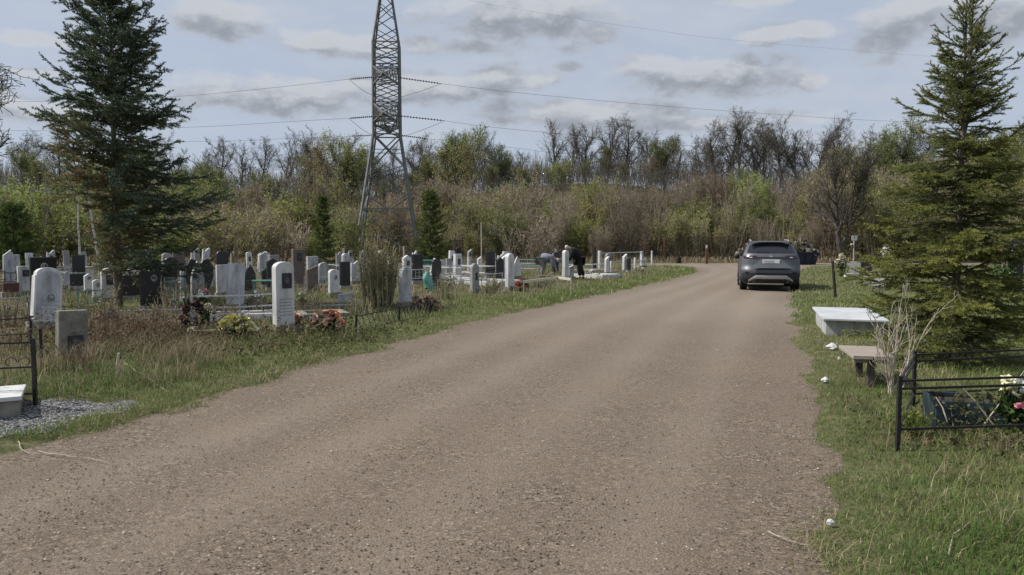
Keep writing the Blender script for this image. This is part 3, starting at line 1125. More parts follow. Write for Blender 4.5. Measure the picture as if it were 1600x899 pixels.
def place_all(rows, what, name, cat, group):
    """rows: (px, x, y, proto, scale, adjective); labels say which one by landmark and order"""
    rows.sort(key=lambda r: r[0])
    count = {}
    tot = {}
    for r in rows:
        k = (r[5], region(r[0]))
        tot[k] = tot.get(k, 0) + 1
    for (px, x, y, proto, sc, adj) in rows:
        rg = region(px)
        k = (adj, rg)
        i = count.get(k, 0)
        count[k] = i + 1
        order = '' if tot[k] == 1 else ', ' + ORD[i] + ' from left'
        o = dup(proto, (x, y, G(x, y) - 0.1), random.random() * 6.28, sc, f'{adj} {what} {rg}{order}', group)
        o.name = name


def px_of(x, y):
    return 800 + F * x / (y * math.cos(PITCH))


# --- the tall bare trees along the ridge
ridge_protos = [bare_proto(100 + i, 11.0) for i in range(6)]
leafy_protos = [bare_proto(130 + i, 10.0, 5200, leafm=[M_young, M_bud, M_brownbud, M_bud][i]) for i in range(4)]
rnd = random.Random(11)
rows = []
# silhouette of the treetops read off the photograph: (px, top row)
TOPS = [(-60, 190), (30, 205), (100, 200), (340, 215), (372, 222), (405, 218), (440, 208), (470, 205), (505, 212), (532, 210), (575, 235), (650, 222), (672, 212), (712, 208), (735, 210), (780, 208), (815, 232), (858, 195), (915, 194), (948, 192),
        (985, 190), (1020, 205), (1062, 215), (1085, 212), (1112, 190), (1142, 178), (1162, 180), (1200, 190), (1228, 192), (1250, 187), (1275, 190), (1325, 200), (1358, 205), (1395, 208), (1440, 200), (1490, 205), (1540, 195), (1590, 190), (1650, 200),
        (180, 205), (230, 210), (280, 215), (890, 215), (1180, 198), (1300, 205), (760, 225), (690, 230), (620, 225), (1040, 215), (1120, 215), (555, 225), (325, 235)]
for px, top in TOPS:
    y = rnd.uniform(98, 108)
    p = at(px, top, y)
    h = p.z - G(p.x, y)
    k_ = h / 11.7 * rnd.uniform(0.97, 1.05)
    rows.append((px, p.x, y, rnd.choice(ridge_protos), (k_ * 1.15, k_ * 1.15, k_), 'tall bare dark'))
place_all(rows, 'ridge tree', 'bare_tree', 'tree', 'tall bare trees along the ridge')
# --- a second, lower line with opening leaves on the slope
rows = []
for i in range(60):
    px = -90 + i * 30.5 + rnd.uniform(-11, 11)
    y = rnd.uniform(84, 97)
    top = 262 + rnd.uniform(-22, 24)
    if 690 < px < 790 or 895 < px < 1050 or 480 < px < 570:
        top -= 26
    if px > 1290:
        top -= 34
    if 1060 < px < 1240 or 330 < px < 470:
        top += 28
    p = at(px, top, y)
    h = p.z - G(p.x, y)
    k = rnd.randrange(4)
    if 690 < px < 790 or px > 1290:
        k = rnd.choice([0, 1, 3])
    rows.append((px, p.x, y, leafy_protos[k], h / 9.4, ['green leafing', 'olive budding', 'brown budding', 'olive budding'][k]))
place_all(rows, 'slope tree', 'budding_tree', 'tree', 'budding trees on the slope')
# --- third line: thicket of tall shrubs at the foot of the slope
shrub_protos = [shrub_proto(160, 5.0, 26, 1.7, 2600, M_brownbud, 0.15, M_stem), shrub_proto(161, 5.0, 26, 1.8, 4200, M_bud, 0.16, M_stem),
                shrub_proto(162, 4.6, 22, 1.7, 5200, M_young, 0.17, M_stem), shrub_proto(163, 5.2, 30, 1.6, 1500, M_brownbud, 0.12, M_stem),
                shrub_proto(164, 4.8, 24, 1.9, 4200, M_bud, 0.16, M_stem)]
names = ['brown', 'olive', 'light green', 'bare reddish brown', 'dull olive']
rows = []
for j, (cnt, ya, yb, ta, tb) in enumerate([(62, 74, 84, 262, 312), (58, 66, 73, 288, 338), (50, 60.5, 64.5, 318, 360)]):
    for i in range(cnt):
        px = -100 + (i + rnd.uniform(-0.3, 0.3)) * 1800 / cnt
        y = rnd.uniform(ya, yb)
        top = rnd.uniform(ta, tb)
        if px > 1290:
            top -= 25
        if 780 < px < 1080:
            top -= 6
        if 560 < px < 780:
            top += 8
        if j == 2 and 1000 < px < 1320:
            y = rnd.uniform(64, 66)
        p = at(px, top, y)
        h = p.z - G(p.x, y)
        w = [4, 2, 1, 3, 2]
        if 780 < px < 1080:
            w = [5, 1, 1, 5, 1]
        if px < 330:
            w = [1, 4, 7, 1, 3]
        if 330 < px < 560:
            w = [2, 3, 3, 2, 3]
        if 1080 < px < 1180:
            w = [2, 3, 5, 1, 3]
        if px > 1180:
            w = [3, 4, 2, 2, 4]
        k = rnd.choices(range(5), w)[0]
        s = h / 5.4
        rows.append((px, p.x, y, shrub_protos[k], (s * 1.0 if s < 1 else (1 + (s - 1) * 0.6), ) * 2 + (s,), names[k]))
place_all(rows, 'thicket shrub', 'shrub', 'shrub', 'shrubs of the thicket below the wood')
for o in ridge_protos + leafy_protos + shrub_protos:
    prune(o)

# dense twigs filling the wood behind, which reads as one mass
rng_ = np.random.default_rng(61)


def wood_mass(name, label, n, y0, y1, h0, h1, seed, m):
    rng = np.random.default_rng(seed)
    x = -95 + 190 * rng.random(n)
    y = y0 + (y1 - y0) * rng.random(n)
    z0 = gz(x, y)
    h = h0 + (h1 - h0) * rng.random(n)
    lo = 0.8 * rng.random(n) * h * 0.9
    ln = 0.8 + 2.2 * rng.random(n)
    d = unit(np.column_stack([rng.normal(size=n) * 0.16, rng.normal(size=n) * 0.16, np.ones(n)]))
    p0 = np.column_stack([x, y, z0 + lo])
    p1 = p0 + d * ln[:, None]
    r = 0.010 + 0.013 * rng.random(n)
    v, f = seg_tubes(np.column_stack([p0, p1, r, r * 0.6]), 3)
    return tag(mesh_np(name, v, [f], m), label, 'wood', kind='stuff')


wood_mass('undergrowth', 'dense grey brown undergrowth filling the wood on the slope', 36000, 84, 112, 2.0, 4.2, 62, M_twig)
wood_mass('undergrowth', 'brown tangle of thin stems at the foot of the slope', 12000, 63, 84, 1.2, 3.0, 63, M_stem)


# --- spruces built branch by branch
def spruce(name, label, cat, H, prof, whorls, per, twig_sp, twig_len, droop, dens, nl, nw, needm, bark, seed, loc, rz=0.0, tintf=None, r0=0.10, elev=None, twoleader=False, gaps=(), sub=True, ns=7, eg=0.1, side=None, tz=(-0.35, 0.2), tpow=1.0):
    rnd = random.Random(seed)
    o = thing(name, label, cat, loc, rz)
    stem = [(0, 0, -0.2, 0, 0, H * 0.3, r0, r0 * 0.72), (0, 0, H * 0.3, 0.02, 0, H * 0.7, r0 * 0.72, r0 * 0.34), (0.02, 0, H * 0.7, 0, 0, H, r0 * 0.34, 0.008)]
    twigs, tt, wood = [], [], []
    if twoleader:
        stem.append((0.0, 0.0, H * 0.60, 0.13, 0.02, H * 0.66, 0.03, 0.025))
        stem.append((0.13, 0.02, H * 0.66, 0.16, 0.03, H * 0.99, 0.025, 0.007))
        stem_tw = [((0.14, 0.02, H * 0.8), (0.16, 0.03, H * 0.99)), ((0, 0, H * 0.86), (0, 0, H))]
    else:
        stem_tw = [((0, 0, H * 0.9), (0, 0, H))]
    for a, b in stem_tw:
        twigs.append((*a, *b, 0.006, 0.004))
        tt.append(0.35)
    for wz in whorls:
        n = per + rnd.choice([-1, 0, 0, 1])
        a0 = rnd.random() * 6.283
        for k in range(n):
            z = wz + rnd.uniform(-0.09, 0.09) * H / len(whorls) * 3
            t = z / H
            az = a0 + k * 6.283 / n + rnd.gauss(0, 0.22)
            if any(lo < t < hi and rnd.random() < pr for lo, hi, pr in gaps):
                continue
            L = prof(t, az) * rnd.uniform(0.62, 1.14)
            if L < 0.05:
                continue
            e = elev(t) + rnd.gauss(0, eg)
            sd_ = side(t) if side else 1.0
            d = Vector((math.cos(az) * math.cos(e), math.sin(az) * math.cos(e), math.sin(e)))
            sx, sy = (0.14, 0.02) if (twoleader and t > 0.66 and rnd.random() < 0.5) else (0.0, 0.0)
            p = Vector((sx, sy, z))
            st = L / ns
            br = 0.004 + 0.0075 * L
            for i in range(ns):
                f = (i + 1) / ns
                d = (d + Vector((0, 0, -droop * (1 - f) / ns * 1.8 + droop * 2.2 * max(0, f - 0.45) / ns * 3)) + rvec(rnd, 0.03)).normalized()
                q = p + d * st
                wood.append((*p, *q, br * (1 - 0.8 * i / ns), br * (1 - 0.8 * f)))
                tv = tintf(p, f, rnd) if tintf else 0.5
                if f > 0.34 or L < 0.5:
                    twigs.append((*p, *q, 0.004, 0.003))
                    tt.append(tv)
                m = max(1, int(st / twig_sp + rnd.random()))
                for j in range(m):
                    if (f < 0.25 and L > 0.7 and rnd.random() < 0.7) or rnd.random() > sd_:
                        continue
                    u = (j + rnd.random()) / m
                    b = p + (q - p) * u
                    sgn = rnd.choice((-1, 1))
                    hz = d.cross(Vector((0, 0, 1))).normalized() * sgn
                    td = (d * rnd.uniform(0.7, 1.0) + hz * rnd.uniform(0.45, 1.0) + Vector((0, 0, rnd.uniform(*tz)))).normalized()
                    tl = min(twig_len, 0.55 * L * (1.08 - f) + 0.06) * rnd.uniform(0.6, 1.2)
                    if tl < 0.04:
                        continue
                    mid = b + td * tl * 0.5
                    end = mid + (td + Vector((0, 0, -0.12)) + rvec(rnd, 0.05)).normalized() * tl * 0.5
                    twigs.append((*b, *mid, 0.004, 0.003))
                    twigs.append((*mid, *end, 0.003, 0.002))
                    tt += [tv, tv + 0.08]
                    if sub and tl > twig_len * 0.45:
                        for s2 in (-1, 1):
                            h2 = td.cross(Vector((0, 0, 1))).normalized() * s2
                            d2 = (td + h2 * 0.9 + Vector((0, 0, rnd.uniform(-0.3, 0.1)))).normalized()
                            twigs.append((*mid, *(mid + d2 * tl * 0.42), 0.003, 0.002))
                            tt.append(tv + 0.05)
                p = q
    v, f = seg_tubes(stem, 9)
    mesh_np('trunk', v, [f], bark, o, smooth=True)
    v, f = seg_tubes(np.array(wood + [t for t in twigs]), 3)
    mesh_np('branches', v, [f], bark, o)
    rng = np.random.default_rng(seed)
    v, f, t = needles(twigs, dens, nl, nw, 0.8, rng, tt, 0.09)
    mesh_np('crown', v, [f], needm, o, tint=t)
    return o


# right spruce: dense below, sparse with bare shoots above
D_R = 9.3
bR = at(1489, 590, D_R)
HR = at(1497, -4, D_R).z


def prof_r(t, az):
    return float(np.interp(t, [0.03, 0.12, 0.235, 0.44, 0.52, 0.575, 0.60, 0.64, 0.74, 0.82, 0.89, 0.96, 1.0], [1.05, 1.18, 1.22, 0.98, 0.86, 0.72, 0.64, 0.74, 0.66, 0.52, 0.38, 0.20, 0.08]))


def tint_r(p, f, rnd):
    sun = 0.10 * max(-1, min(1, math.sin(p.x * 3.1 + p.z * 2.3) + math.sin(p.y * 2.7 - p.z * 3.9)))  # tint waves with position, giving uneven clumps
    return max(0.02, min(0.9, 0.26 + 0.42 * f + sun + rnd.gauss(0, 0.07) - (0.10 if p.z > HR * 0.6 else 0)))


wh = [HR * (0.03 + 0.55 * (i / 21)) for i in range(22)] + [HR * (0.60 + 0.37 * (i / 11) ** 0.95) for i in range(12)]
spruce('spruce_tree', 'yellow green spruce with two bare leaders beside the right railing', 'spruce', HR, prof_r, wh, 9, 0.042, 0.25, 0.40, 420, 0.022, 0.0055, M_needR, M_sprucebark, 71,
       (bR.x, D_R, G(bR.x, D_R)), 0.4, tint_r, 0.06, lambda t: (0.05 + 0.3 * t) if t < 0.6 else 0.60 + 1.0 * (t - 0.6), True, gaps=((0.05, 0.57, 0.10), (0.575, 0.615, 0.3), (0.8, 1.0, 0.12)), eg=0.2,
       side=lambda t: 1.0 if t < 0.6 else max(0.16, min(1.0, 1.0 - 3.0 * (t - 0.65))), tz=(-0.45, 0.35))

# left spruce: ragged, tall, browning on its lower left
D_L = 17.0
bL = at(186, 492, D_L)
HL = at(200, -48, D_L).z


def prof_l(t, az):
    c = math.cos(az)
    v = float(np.interp(t, [0.08, 0.15, 0.26, 0.41, 0.557, 0.72, 0.86, 0.93, 1.0], [0.9, 1.45, 1.7, 1.72, 1.66, 1.38, 0.92, 0.55, 0.08]))
    if t < 0.32:
        v *= 1.0 + 0.46 * c if c > 0 else 1.0 + 0.38 * c
    if t < 0.27 and c < -0.1:
        v *= 0.55
    return v * (1 + 0.07 * c + 0.10 * math.sin(az * 3 + t * 17))


def tint_l(p, f, rnd):
    t = p.z / HL
    b = 0.33 + rnd.gauss(0, 0.10)
    if t < 0.56 and p.x < 0.45:
        b += 0.66 * min(1, (0.60 - t) / 0.22) * min(1, (0.55 - p.x) / 0.9) * (0.35 + 0.65 * rnd.random())
    if t < 0.5 and p.x > 0.5:
        b -= 0.10
    return max(0, min(0.95, b))


wh = [HL * (0.12 + 0.86 * (i / 33) ** 0.97) for i in range(34)]
spruce('spruce_tree', 'tall ragged dark spruce with browning left side among the graves', 'spruce', HL, prof_l, wh, 9, 0.062, 0.36, 0.4, 210, 0.042, 0.012, M_needL, M_sprucebark, 72,
       (bL.x, D_L, G(bL.x, D_L)), 0.0, tint_l, 0.105, lambda t: 0.02 + 0.8 * t, gaps=((0.10, 0.30, 0.18), (0.42, 0.95, 0.08)), eg=0.26, tz=(-0.6, 0.55), side=lambda t: 0.8)


def small_conifer(label, px, top, base_d, wid, seed, rows_=16, per=9, nm='conifer_tree', dens=26, k=0.65):
    b = at(px, 400, base_d)
    g = G(b.x, base_d)
    H = at(px, top, base_d).z - g
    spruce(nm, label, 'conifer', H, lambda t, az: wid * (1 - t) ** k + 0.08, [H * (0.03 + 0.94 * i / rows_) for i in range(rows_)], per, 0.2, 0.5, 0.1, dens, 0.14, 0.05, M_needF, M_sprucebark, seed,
           (b.x, base_d, g), 0, lambda p, f, r: 0.25 + 0.45 * f + r.gauss(0, 0.1), 0.09, lambda t: 0.1 + 0.7 * t, sub=False, ns=5)


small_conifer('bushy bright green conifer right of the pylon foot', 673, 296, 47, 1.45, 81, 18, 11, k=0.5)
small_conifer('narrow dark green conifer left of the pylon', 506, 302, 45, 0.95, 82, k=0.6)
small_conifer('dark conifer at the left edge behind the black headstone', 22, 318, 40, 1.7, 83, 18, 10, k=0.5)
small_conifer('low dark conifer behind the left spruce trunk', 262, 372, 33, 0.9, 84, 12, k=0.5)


# --- single shrubs and small trees nearer than the thicket
def one_shrub(label, px, top, d, nst, spread, leaf_n, leafm, lsize, stemm, seed, name='shrub', cat='shrub', wid=1.0, cfg=SHRUB):
    b = at(px, 400, d)
    g = G(b.x, d)
    H = at(px, top, d).z - g
    o = shrub_proto(seed, H, nst, spread, leaf_n, leafm, lsize, stemm, cfg)
    o.name = name
    o['label'] = label
    o['category'] = cat
    o.location = (b.x, d, g)
    o.scale = (wid, wid, 1)
    return o


one_shrub('leafy yellow green bush behind the tall black slab', 62, 318, 43, 30, 2.6, 6000, M_young, 0.16, M_stem, 201, wid=1.2)
one_shrub('green bush between the black slab and the left spruce', 122, 300, 46, 26, 2.6, 5000, M_young, 0.15, M_stem, 202, wid=1.2)
one_shrub('pale olive bush right of the left spruce', 372, 322, 50, 26, 2.4, 2600, M_bud, 0.14, M_stem, 203, wid=1.3)
one_shrub('light green young tree beside the narrow conifer', 538, 330, 50, 14, 1.4, 2600, M_young, 0.15, M_stem, 204)
one_shrub('grey budding bush behind the tall brown headstone', 440, 338, 52, 26, 2.2, 900, M_brownbud, 0.12, M_stem, 205, wid=1.3)
one_shrub('straw brown bush growing inside the pylon foot', 604, 326, 57.6, 40, 1.3, 3600, M_brownbud, 0.13, M_strawstem, 206)
one_shrub('brown twiggy bush behind the twin white headstones', 826, 345, 50, 26, 2.0, 900, M_brownbud, 0.11, M_stem, 207, wid=1.2)
DRYB = dict(n=[6, 3, 2], wander=[0.05, 0.12, 0.2], up=[0.03, 0.08, 0.04], first=[0.35, 0.3], kids=[1.0, 1.2], ang=[(0.2, 0.5), (0.3, 0.7)], len=[0.35, 0.4], rmin=0.005, tl=0)
one_shrub('tall straw coloured dry bush in front of the pylon', 590, 372, 17.4, 85, 0.62, 1900, M_bud, 0.045, M_strawstem, 208, 'dry_bush', 'bush', cfg=DRYB)
# white birch stems behind the left spruce
for (px, top, d, lab) in ((155, 250, 30, 'white birch stem close behind the left spruce trunk'), (126, 262, 34, 'thin pale birch left of the left spruce trunk')):
    rnd2 = random.Random(px)
    b = at(px, 400, d)
    st, sc, tips = [], [], []
    H = at(px, top, d).z - G(b.x, d)
    grow(rnd2, st, sc, tips, Vector((0, 0, -0.2)), Vector((0.02, 0, 1)), H, 0.06, 0, 2, dict(n=[8, 5, 3], wander=[0.03, 0.15, 0.2], up=[0.02, 0.06, 0], first=[0.3, 0.2], kids=[1.6, 1.6], ang=[(0.6, 1.0), (0.4, 0.9)], len=[0.3, 0.5], rmin=0.008, tl=0))
    o = tree_obj('birch_tree', lab, 'birch', None, st, sc, [t + rvec(rnd2, 0.1) for t in tips], M_birch, M_twig, M_young, 0.09, (b.x, d, G(b.x, d)))
    o.name = 'birch_tree'
# bare tree whose twigs come in at the left edge
o = bare_proto(190, 8.6)
b = at(-150, 400, 24)
o.location = (b.x, 24, G(b.x, 24))
o['label'] = 'bare tree reaching its twigs in at the left edge'
# dark leaning trunk right of the car
rnd2 = random.Random(5)
st, sc, tips = [], [], []
b = at(1316, 408, 60)
grow(rnd2, st, sc, tips, Vector((0, 0, -0.2)), Vector((0.03, 0, 1)), 7.5, 0.3, 0, 3, BARE)
grow(rnd2, st, sc, tips, Vector((0.1, 0, 1.5)), Vector((0.5, 0, 1)), 6, 0.16, 0, 3, BARE)
tree_obj('bare_tree', 'dark thick trunked tree behind the white sign', 'tree', None, st, sc, [rnd2.choice(tips) + rvec(rnd2, .2) for _ in range(900)], M_bark, M_twig, M_bud, 0.13, (b.x, 60, G(b.x, 60)))

# the bare light shrub in front of the right spruce
rnd2 = random.Random(21)
st, sc, tips = [], [], []
b = grd(1393, 625)
RS = dict(n=[6, 4, 3], wander=[0.07, 0.12, 0.2], up=[0.05, 0.12, 0.06], first=[0.3, 0.3], kids=[0.9, 0.8], ang=[(0.3, 0.6), (0.3, 0.7)], len=[0.5, 0.5], rmin=0.0026, tl=0)
for (dx, dz, L) in ((-0.32, 1, 0.75), (-0.12, 1, 0.9), (0.05, 1, 1.05), (0.16, 1, 0.98), (0.62, 1, 1.0), (-0.05, 1, 0.8), (0.28, 1, 0.85), (0.0, 1, 0.9), (0.4, 1, 0.7), (-0.5, 1, 0.5)):
    grow(rnd2, st, sc, tips, Vector((rnd2.gauss(0, .04), rnd2.gauss(0, .04), -0.05)), Vector((dx, rnd2.gauss(0, .15), dz)).normalized(), L, 0.010, 0, 2, RS)
tree_obj('bare_shrub', 'pale leafless shrub at the corner of the right railing', 'shrub', None, st, sc, [], M_palestem, M_palestem, None, 0.1, (b.x, b.y, G(b.x, b.y)))

# ------------------------------------------------------------------ lattice pylon and its cables
DP = 58.0
pc = at(606, 300, DP)
pyl = thing('lattice_pylon', 'tall grey steel lattice pylon rising above the cemetery', 'pylon', (pc.x, DP, G(pc.x, DP)), R(6))
Zb, Zt, Zp = at(606, 214, DP).z, at(606, 72, DP).z, at(606, -34, DP).z
LEV = [(0.0, 2.45), (Zb, 1.0), (Zt, 0.97), (Zp, 0.22)]


def half(z):
    for (z0, h0), (z1, h1) in zip(LEV, LEV[1:]):
        if z <= z1:
            return h0 + (h1 - h0) * (z - z0) / (z1 - z0)
    return LEV[-1][1]


def corner(i, z):
    h = half(z)
    return Vector((h * (-1, 1, 1, -1)[i], h * (-1, -1, 1, 1)[i], z))


for i in range(4):
    b = MB()
    for (z0, _), (z1, _) in zip(LEV, LEV[1:]):
        b.bar(corner(i, z0), corner(i, z1), 0.15 if z1 <= Zb + .1 else 0.13)
    b.build('leg', M_pylon, pyl)
b = MB()
zs_low = [2.2, 4.1, Zb - 2.6, Zb]
z1_, z2_ = at(606, 371, DP).z, at(606, 330, DP).z
low = [0.2, z1_, z2_, Zb - 2.9, Zb - 1.2, Zb]
for i in range(4):
    j = (i + 1) % 4
    b.bar(corner(i, z1_), corner(j, z1_), 0.08)
    b.bar(corner(i, z2_), corner(j, z2_), 0.11)
    m1 = (corner(i, z1_) + corner(j, z1_)) / 2
    m2 = (corner(i, z2_) + corner(j, z2_)) / 2
    b.bar(corner(i, 0.2), m1, 0.07)
    b.bar(corner(j, 0.2), m1, 0.07)
    b.bar(m2, m1, 0.05)
    b.bar(corner(i, z2_ + 1.2), corner(j, z2_ - 1.4), 0.11)
    b.bar(corner(i, z1_ + 0.5), corner(j, z1_ - 1.4), 0.06)
    b.bar(corner(i, Zb - 3.4), corner(j, z2_ + 0.8), 0.06)
    b.bar(corner(j, Zb - 3.0), corner(i, z2_ + 1.2), 0.06)
    b.bar(corner(i, Zb), corner(j, Zb - 2.4), 0.09)
    b.bar(corner(j, Zb), corner(i, Zb - 2.4), 0.09)
    b.bar(corner(i, Zb), corner(j, Zb), 0.09)
    b.bar(corner(i, Zb - 2.4), corner(j, Zb - 3.4), 0.07)
    b.bar(corner(j, Zb - 2.4), corner(i, Zb - 3.4), 0.07)
    b.bar(corner(i, Zb - 1.2), corner(j, Zb - 1.2), 0.05)
    b.bar(corner(j, z2_ + 1.2), corner(i, z2_ - 1.4), 0.06)
    n = 9
    for k in range(n):
        za, zb_ = Zb + (Zt - Zb) * k / n, Zb + (Zt - Zb) * (k + 1) / n
        b.bar(corner(i, za), corner(j, zb_), 0.06)
        b.bar(corner(j, za), corner(i, zb_), 0.06)
    for zz in (Zb + 1.35, Zb + 2.4, Zt - 2.0, Zt - 1.2, Zt):
        b.bar(corner(i, zz), corner(j, zz), 0.08)
    n = 5
    for k in range(n):
        za, zb_ = Zt + (Zp - Zt) * k / n, Zt + (Zp - Zt) * (k + 1) / n
        b.bar(corner(i, za), corner(j, zb_), 0.06)
        if k % 2 == 0:
            b.bar(corner(j, za), corner(i, zb_), 0.05)
b.build('bracing', M_pylon, pyl, fix=False)
ARMS = []
for (row, y_, zr) in ((120, 53.3, None), (182, 53.3, None), (212, 62.6, None)):
    tip = Vector((0, y_ - DP, at(606, row, y_).z - pyl.location.z + 0.25))
    s = -1 if tip.y < 0 else 1
    a = MB()
    for sx in (-1, 1):
        root = Vector((sx * 0.95, s * 0.95, tip.z))
        up = Vector((sx * 0.95, s * 0.95, tip.z + 1.35))
        a.bar(root, tip, 0.10)
        a.bar(up, tip, 0.09)
        for k in range(1, 6):
            a.bar(root.lerp(tip, k / 6), up.lerp(tip, (k - 0.5) / 6), 0.05)
            a.bar(root.lerp(tip, (k - 1) / 6), up.lerp(tip, (k - 0.5) / 6), 0.05)
    rl, rr = Vector((-0.95, s * 0.95, tip.z)), Vector((0.95, s * 0.95, tip.z))
    for k in range(5):
        a.bar(rl.lerp(tip, k / 5), rr.lerp(tip, (k + 1) / 5), 0.05)
        a.bar(rl.lerp(tip, k / 5), rr.lerp(tip, k / 5), 0.05)
        a.bar(rl.lerp(tip, k / 5) + Vector((0, 0, 1.3 * (1 - k / 5))), rr.lerp(tip, (k + .5) / 5) + Vector((0, 0, 1.3 * (1 - k / 5))), 0.05)
    a.build('cross_arm', M_pylon, pyl, fix=False)
    ARMS.append((row, y_))
rotp = Matrix.Rotation(-R(6), 4, 'Z')


def insulator(pa, pb):
    """string of discs between two world points, as a part of the pylon"""
    m = MB()
    a, b2 = Vector(pa), Vector(pb)
    m.tube([a, b2], 0.02, 6)
    d = (b2 - a)
    n = 16
    for k in range(n):
        c = a + d * ((k + 1.5) / (n + 2))
        u = d.normalized()
        m.tube([c - u * 0.035, c + u * 0.035], [0.075, 0.045], 8)
    m.v = [tuple(rotp @ (Vector(v) - pyl.location)) for v in m.v]
    m.build('insulator', M_cable, pyl)


WIRES = [('upper left', [(545, 124, 53.3), (420, 138, 53.6), (290, 150, 54), (120, 158, 55), (-200, 160, 57)], (600, 119, 53.3)),
         ('upper right', [(690, 131, 53.4), (780, 142, 54.5), (900, 154, 56), (1050, 167, 58), (1200, 178, 61), (1400, 190, 65), (1800, 203, 72)], (612, 120, 53.3)),
         ('middle left', [(545, 185, 53.3), (440, 191, 53.6), (320, 198, 54), (120, 204, 55), (-200, 204, 57)], (600, 181, 53.3)),
         ('middle right', [(695, 189, 53.4), (760, 198, 54.5), (850, 207, 56), (1000, 221, 58), (1200, 234, 61), (1800, 250, 72)], (612, 180, 53.3)),
         ('lower left', [(546, 213, 62.6), (440, 217, 62.8), (320, 221, 63), (-200, 225, 65)], (600, 211, 62.6)),
         ('lower right', [(668, 217, 62.7), (800, 231, 64), (1000, 246, 66), (1800, 268, 75)], (612, 210, 62.6))]


def catmull(pts, n=6):
    out = []
    P = [pts[0]] + pts + [pts[-1]]
    for i in range(1, len(P) - 2):
        for k in range(n):
            t = k / n
            out.append(0.5 * ((2 * P[i]) + (-P[i - 1] + P[i + 1]) * t + (2 * P[i - 1] - 5 * P[i] + 4 * P[i + 1] - P[i + 2]) * t * t + (-P[i - 1] + 3 * P[i] - 3 * P[i + 1] + P[i + 2]) * t ** 3))
    out.append(pts[-1])
    return out


for nm, pts, root in WIRES:
    p = [at(*q) for q in pts]
    insulator(at(*root), p[0])
    m = MB()
    m.tube(catmull(p), 0.010, 5)
    o = m.build('power_cable', M_cable, smooth=True)
    tag(o, f'{nm} power cable running from the pylon insulator', 'cable', 'cables strung from the pylon')
for (ra, da, qa, qb, q2a, q2b) in ((0, 53.3, (545, 124), (690, 131), 152, 600), (0, 53.3, (545, 185), (695, 189), 214, 600)):
    m = MB()                                           # slack jumper loop under each cross arm
    pts = [at(qa[0], qa[1], da), at(575, q2a - 6, da), at(612, q2a + 2, da), at(650, q2a - 7, da), at(qb[0], qb[1], da)]
    m.tube(catmull(pts), 0.013, 4)
    m.v = [tuple(rotp @ (Vector(v) - pyl.location)) for v in m.v]
    m.build('jumper_cable', M_cable, pyl)
m = MB()
m.tube(catmull([at(*q) for q in ((606, -33, 58), (740, 2, 59), (900, 29, 60), (1000, 44, 62), (1170, 65, 65), (1600, 100, 72))]), 0.005, 4)
tag(m.build('power_cable', M_cable), 'thin top earth wire running right from the pylon peak', 'cable', 'cables strung from the pylon')

# ------------------------------------------------------------------ dark fence at the back
M_mesh = mat('rusty wire mesh', (0.035, 0.028, 0.022), (0.07, 0.05, 0.04), 3, 0.9)


def back_fence(label, xa, xb, y, h, step):
    o = thing('mesh_fence', label, 'fence', (xa, y, 0))
    n = int(round((xb - xa) / step))
    rl = MB()
    for k in range(n + 1):
        x = (xb - xa) * k / n
        g = G(xa + x, y)
        m = MB()
        m.tube([(x, 0, g - 0.2), (x, 0, g + h + 0.04)], 0.045, 6)
        m.build('post', M_rust, o)
        if k:
            rl.bar((x - (xb - xa) / n, 0, g0 + h), (x, 0, g + h), 0.05)
        g0 = g
    rl.build('rail', M_rust, o)
    segs = []
    x = -h
    L = xb - xa
    while x < L:
        for s in (1, -1):
            a0, a1 = (x, x + h) if s > 0 else (x + h, x)
            za, zb_ = 0.05, h
            if a0 < 0:
                za += -a0 * (h - 0.05) / h
                a0 = 0
            if a1 < 0:
                zb_ = 0.05 + (h - 0.05) * (1 - (-a1) / h)
                a1 = 0
            if a0 > L:
                continue
            segs.append((a0, 0, za + G(xa + a0, y), min(a1, L), 0, zb_ + G(xa + a1, y), 0.007, 0.007))
        x += 0.10
    v, f = seg_tubes(segs, 3)
    mesh_np('wire_mesh', v, [f], M_mesh, o)


x0 = at(300, 380, 62).x
x1 = at(1036, 380, 62).x
x2 = at(1172, 380, 62).x
back_fence('dark wire mesh fence along the foot of the wood', x0, x1, 62, 1.72, 3.0)
back_fence('taller dark fence section left of the parked car', x1 + 0.15, x2, 62.2, 1.95, 3.6)

# ------------------------------------------------------------------ gravestones
YAW = R(48)


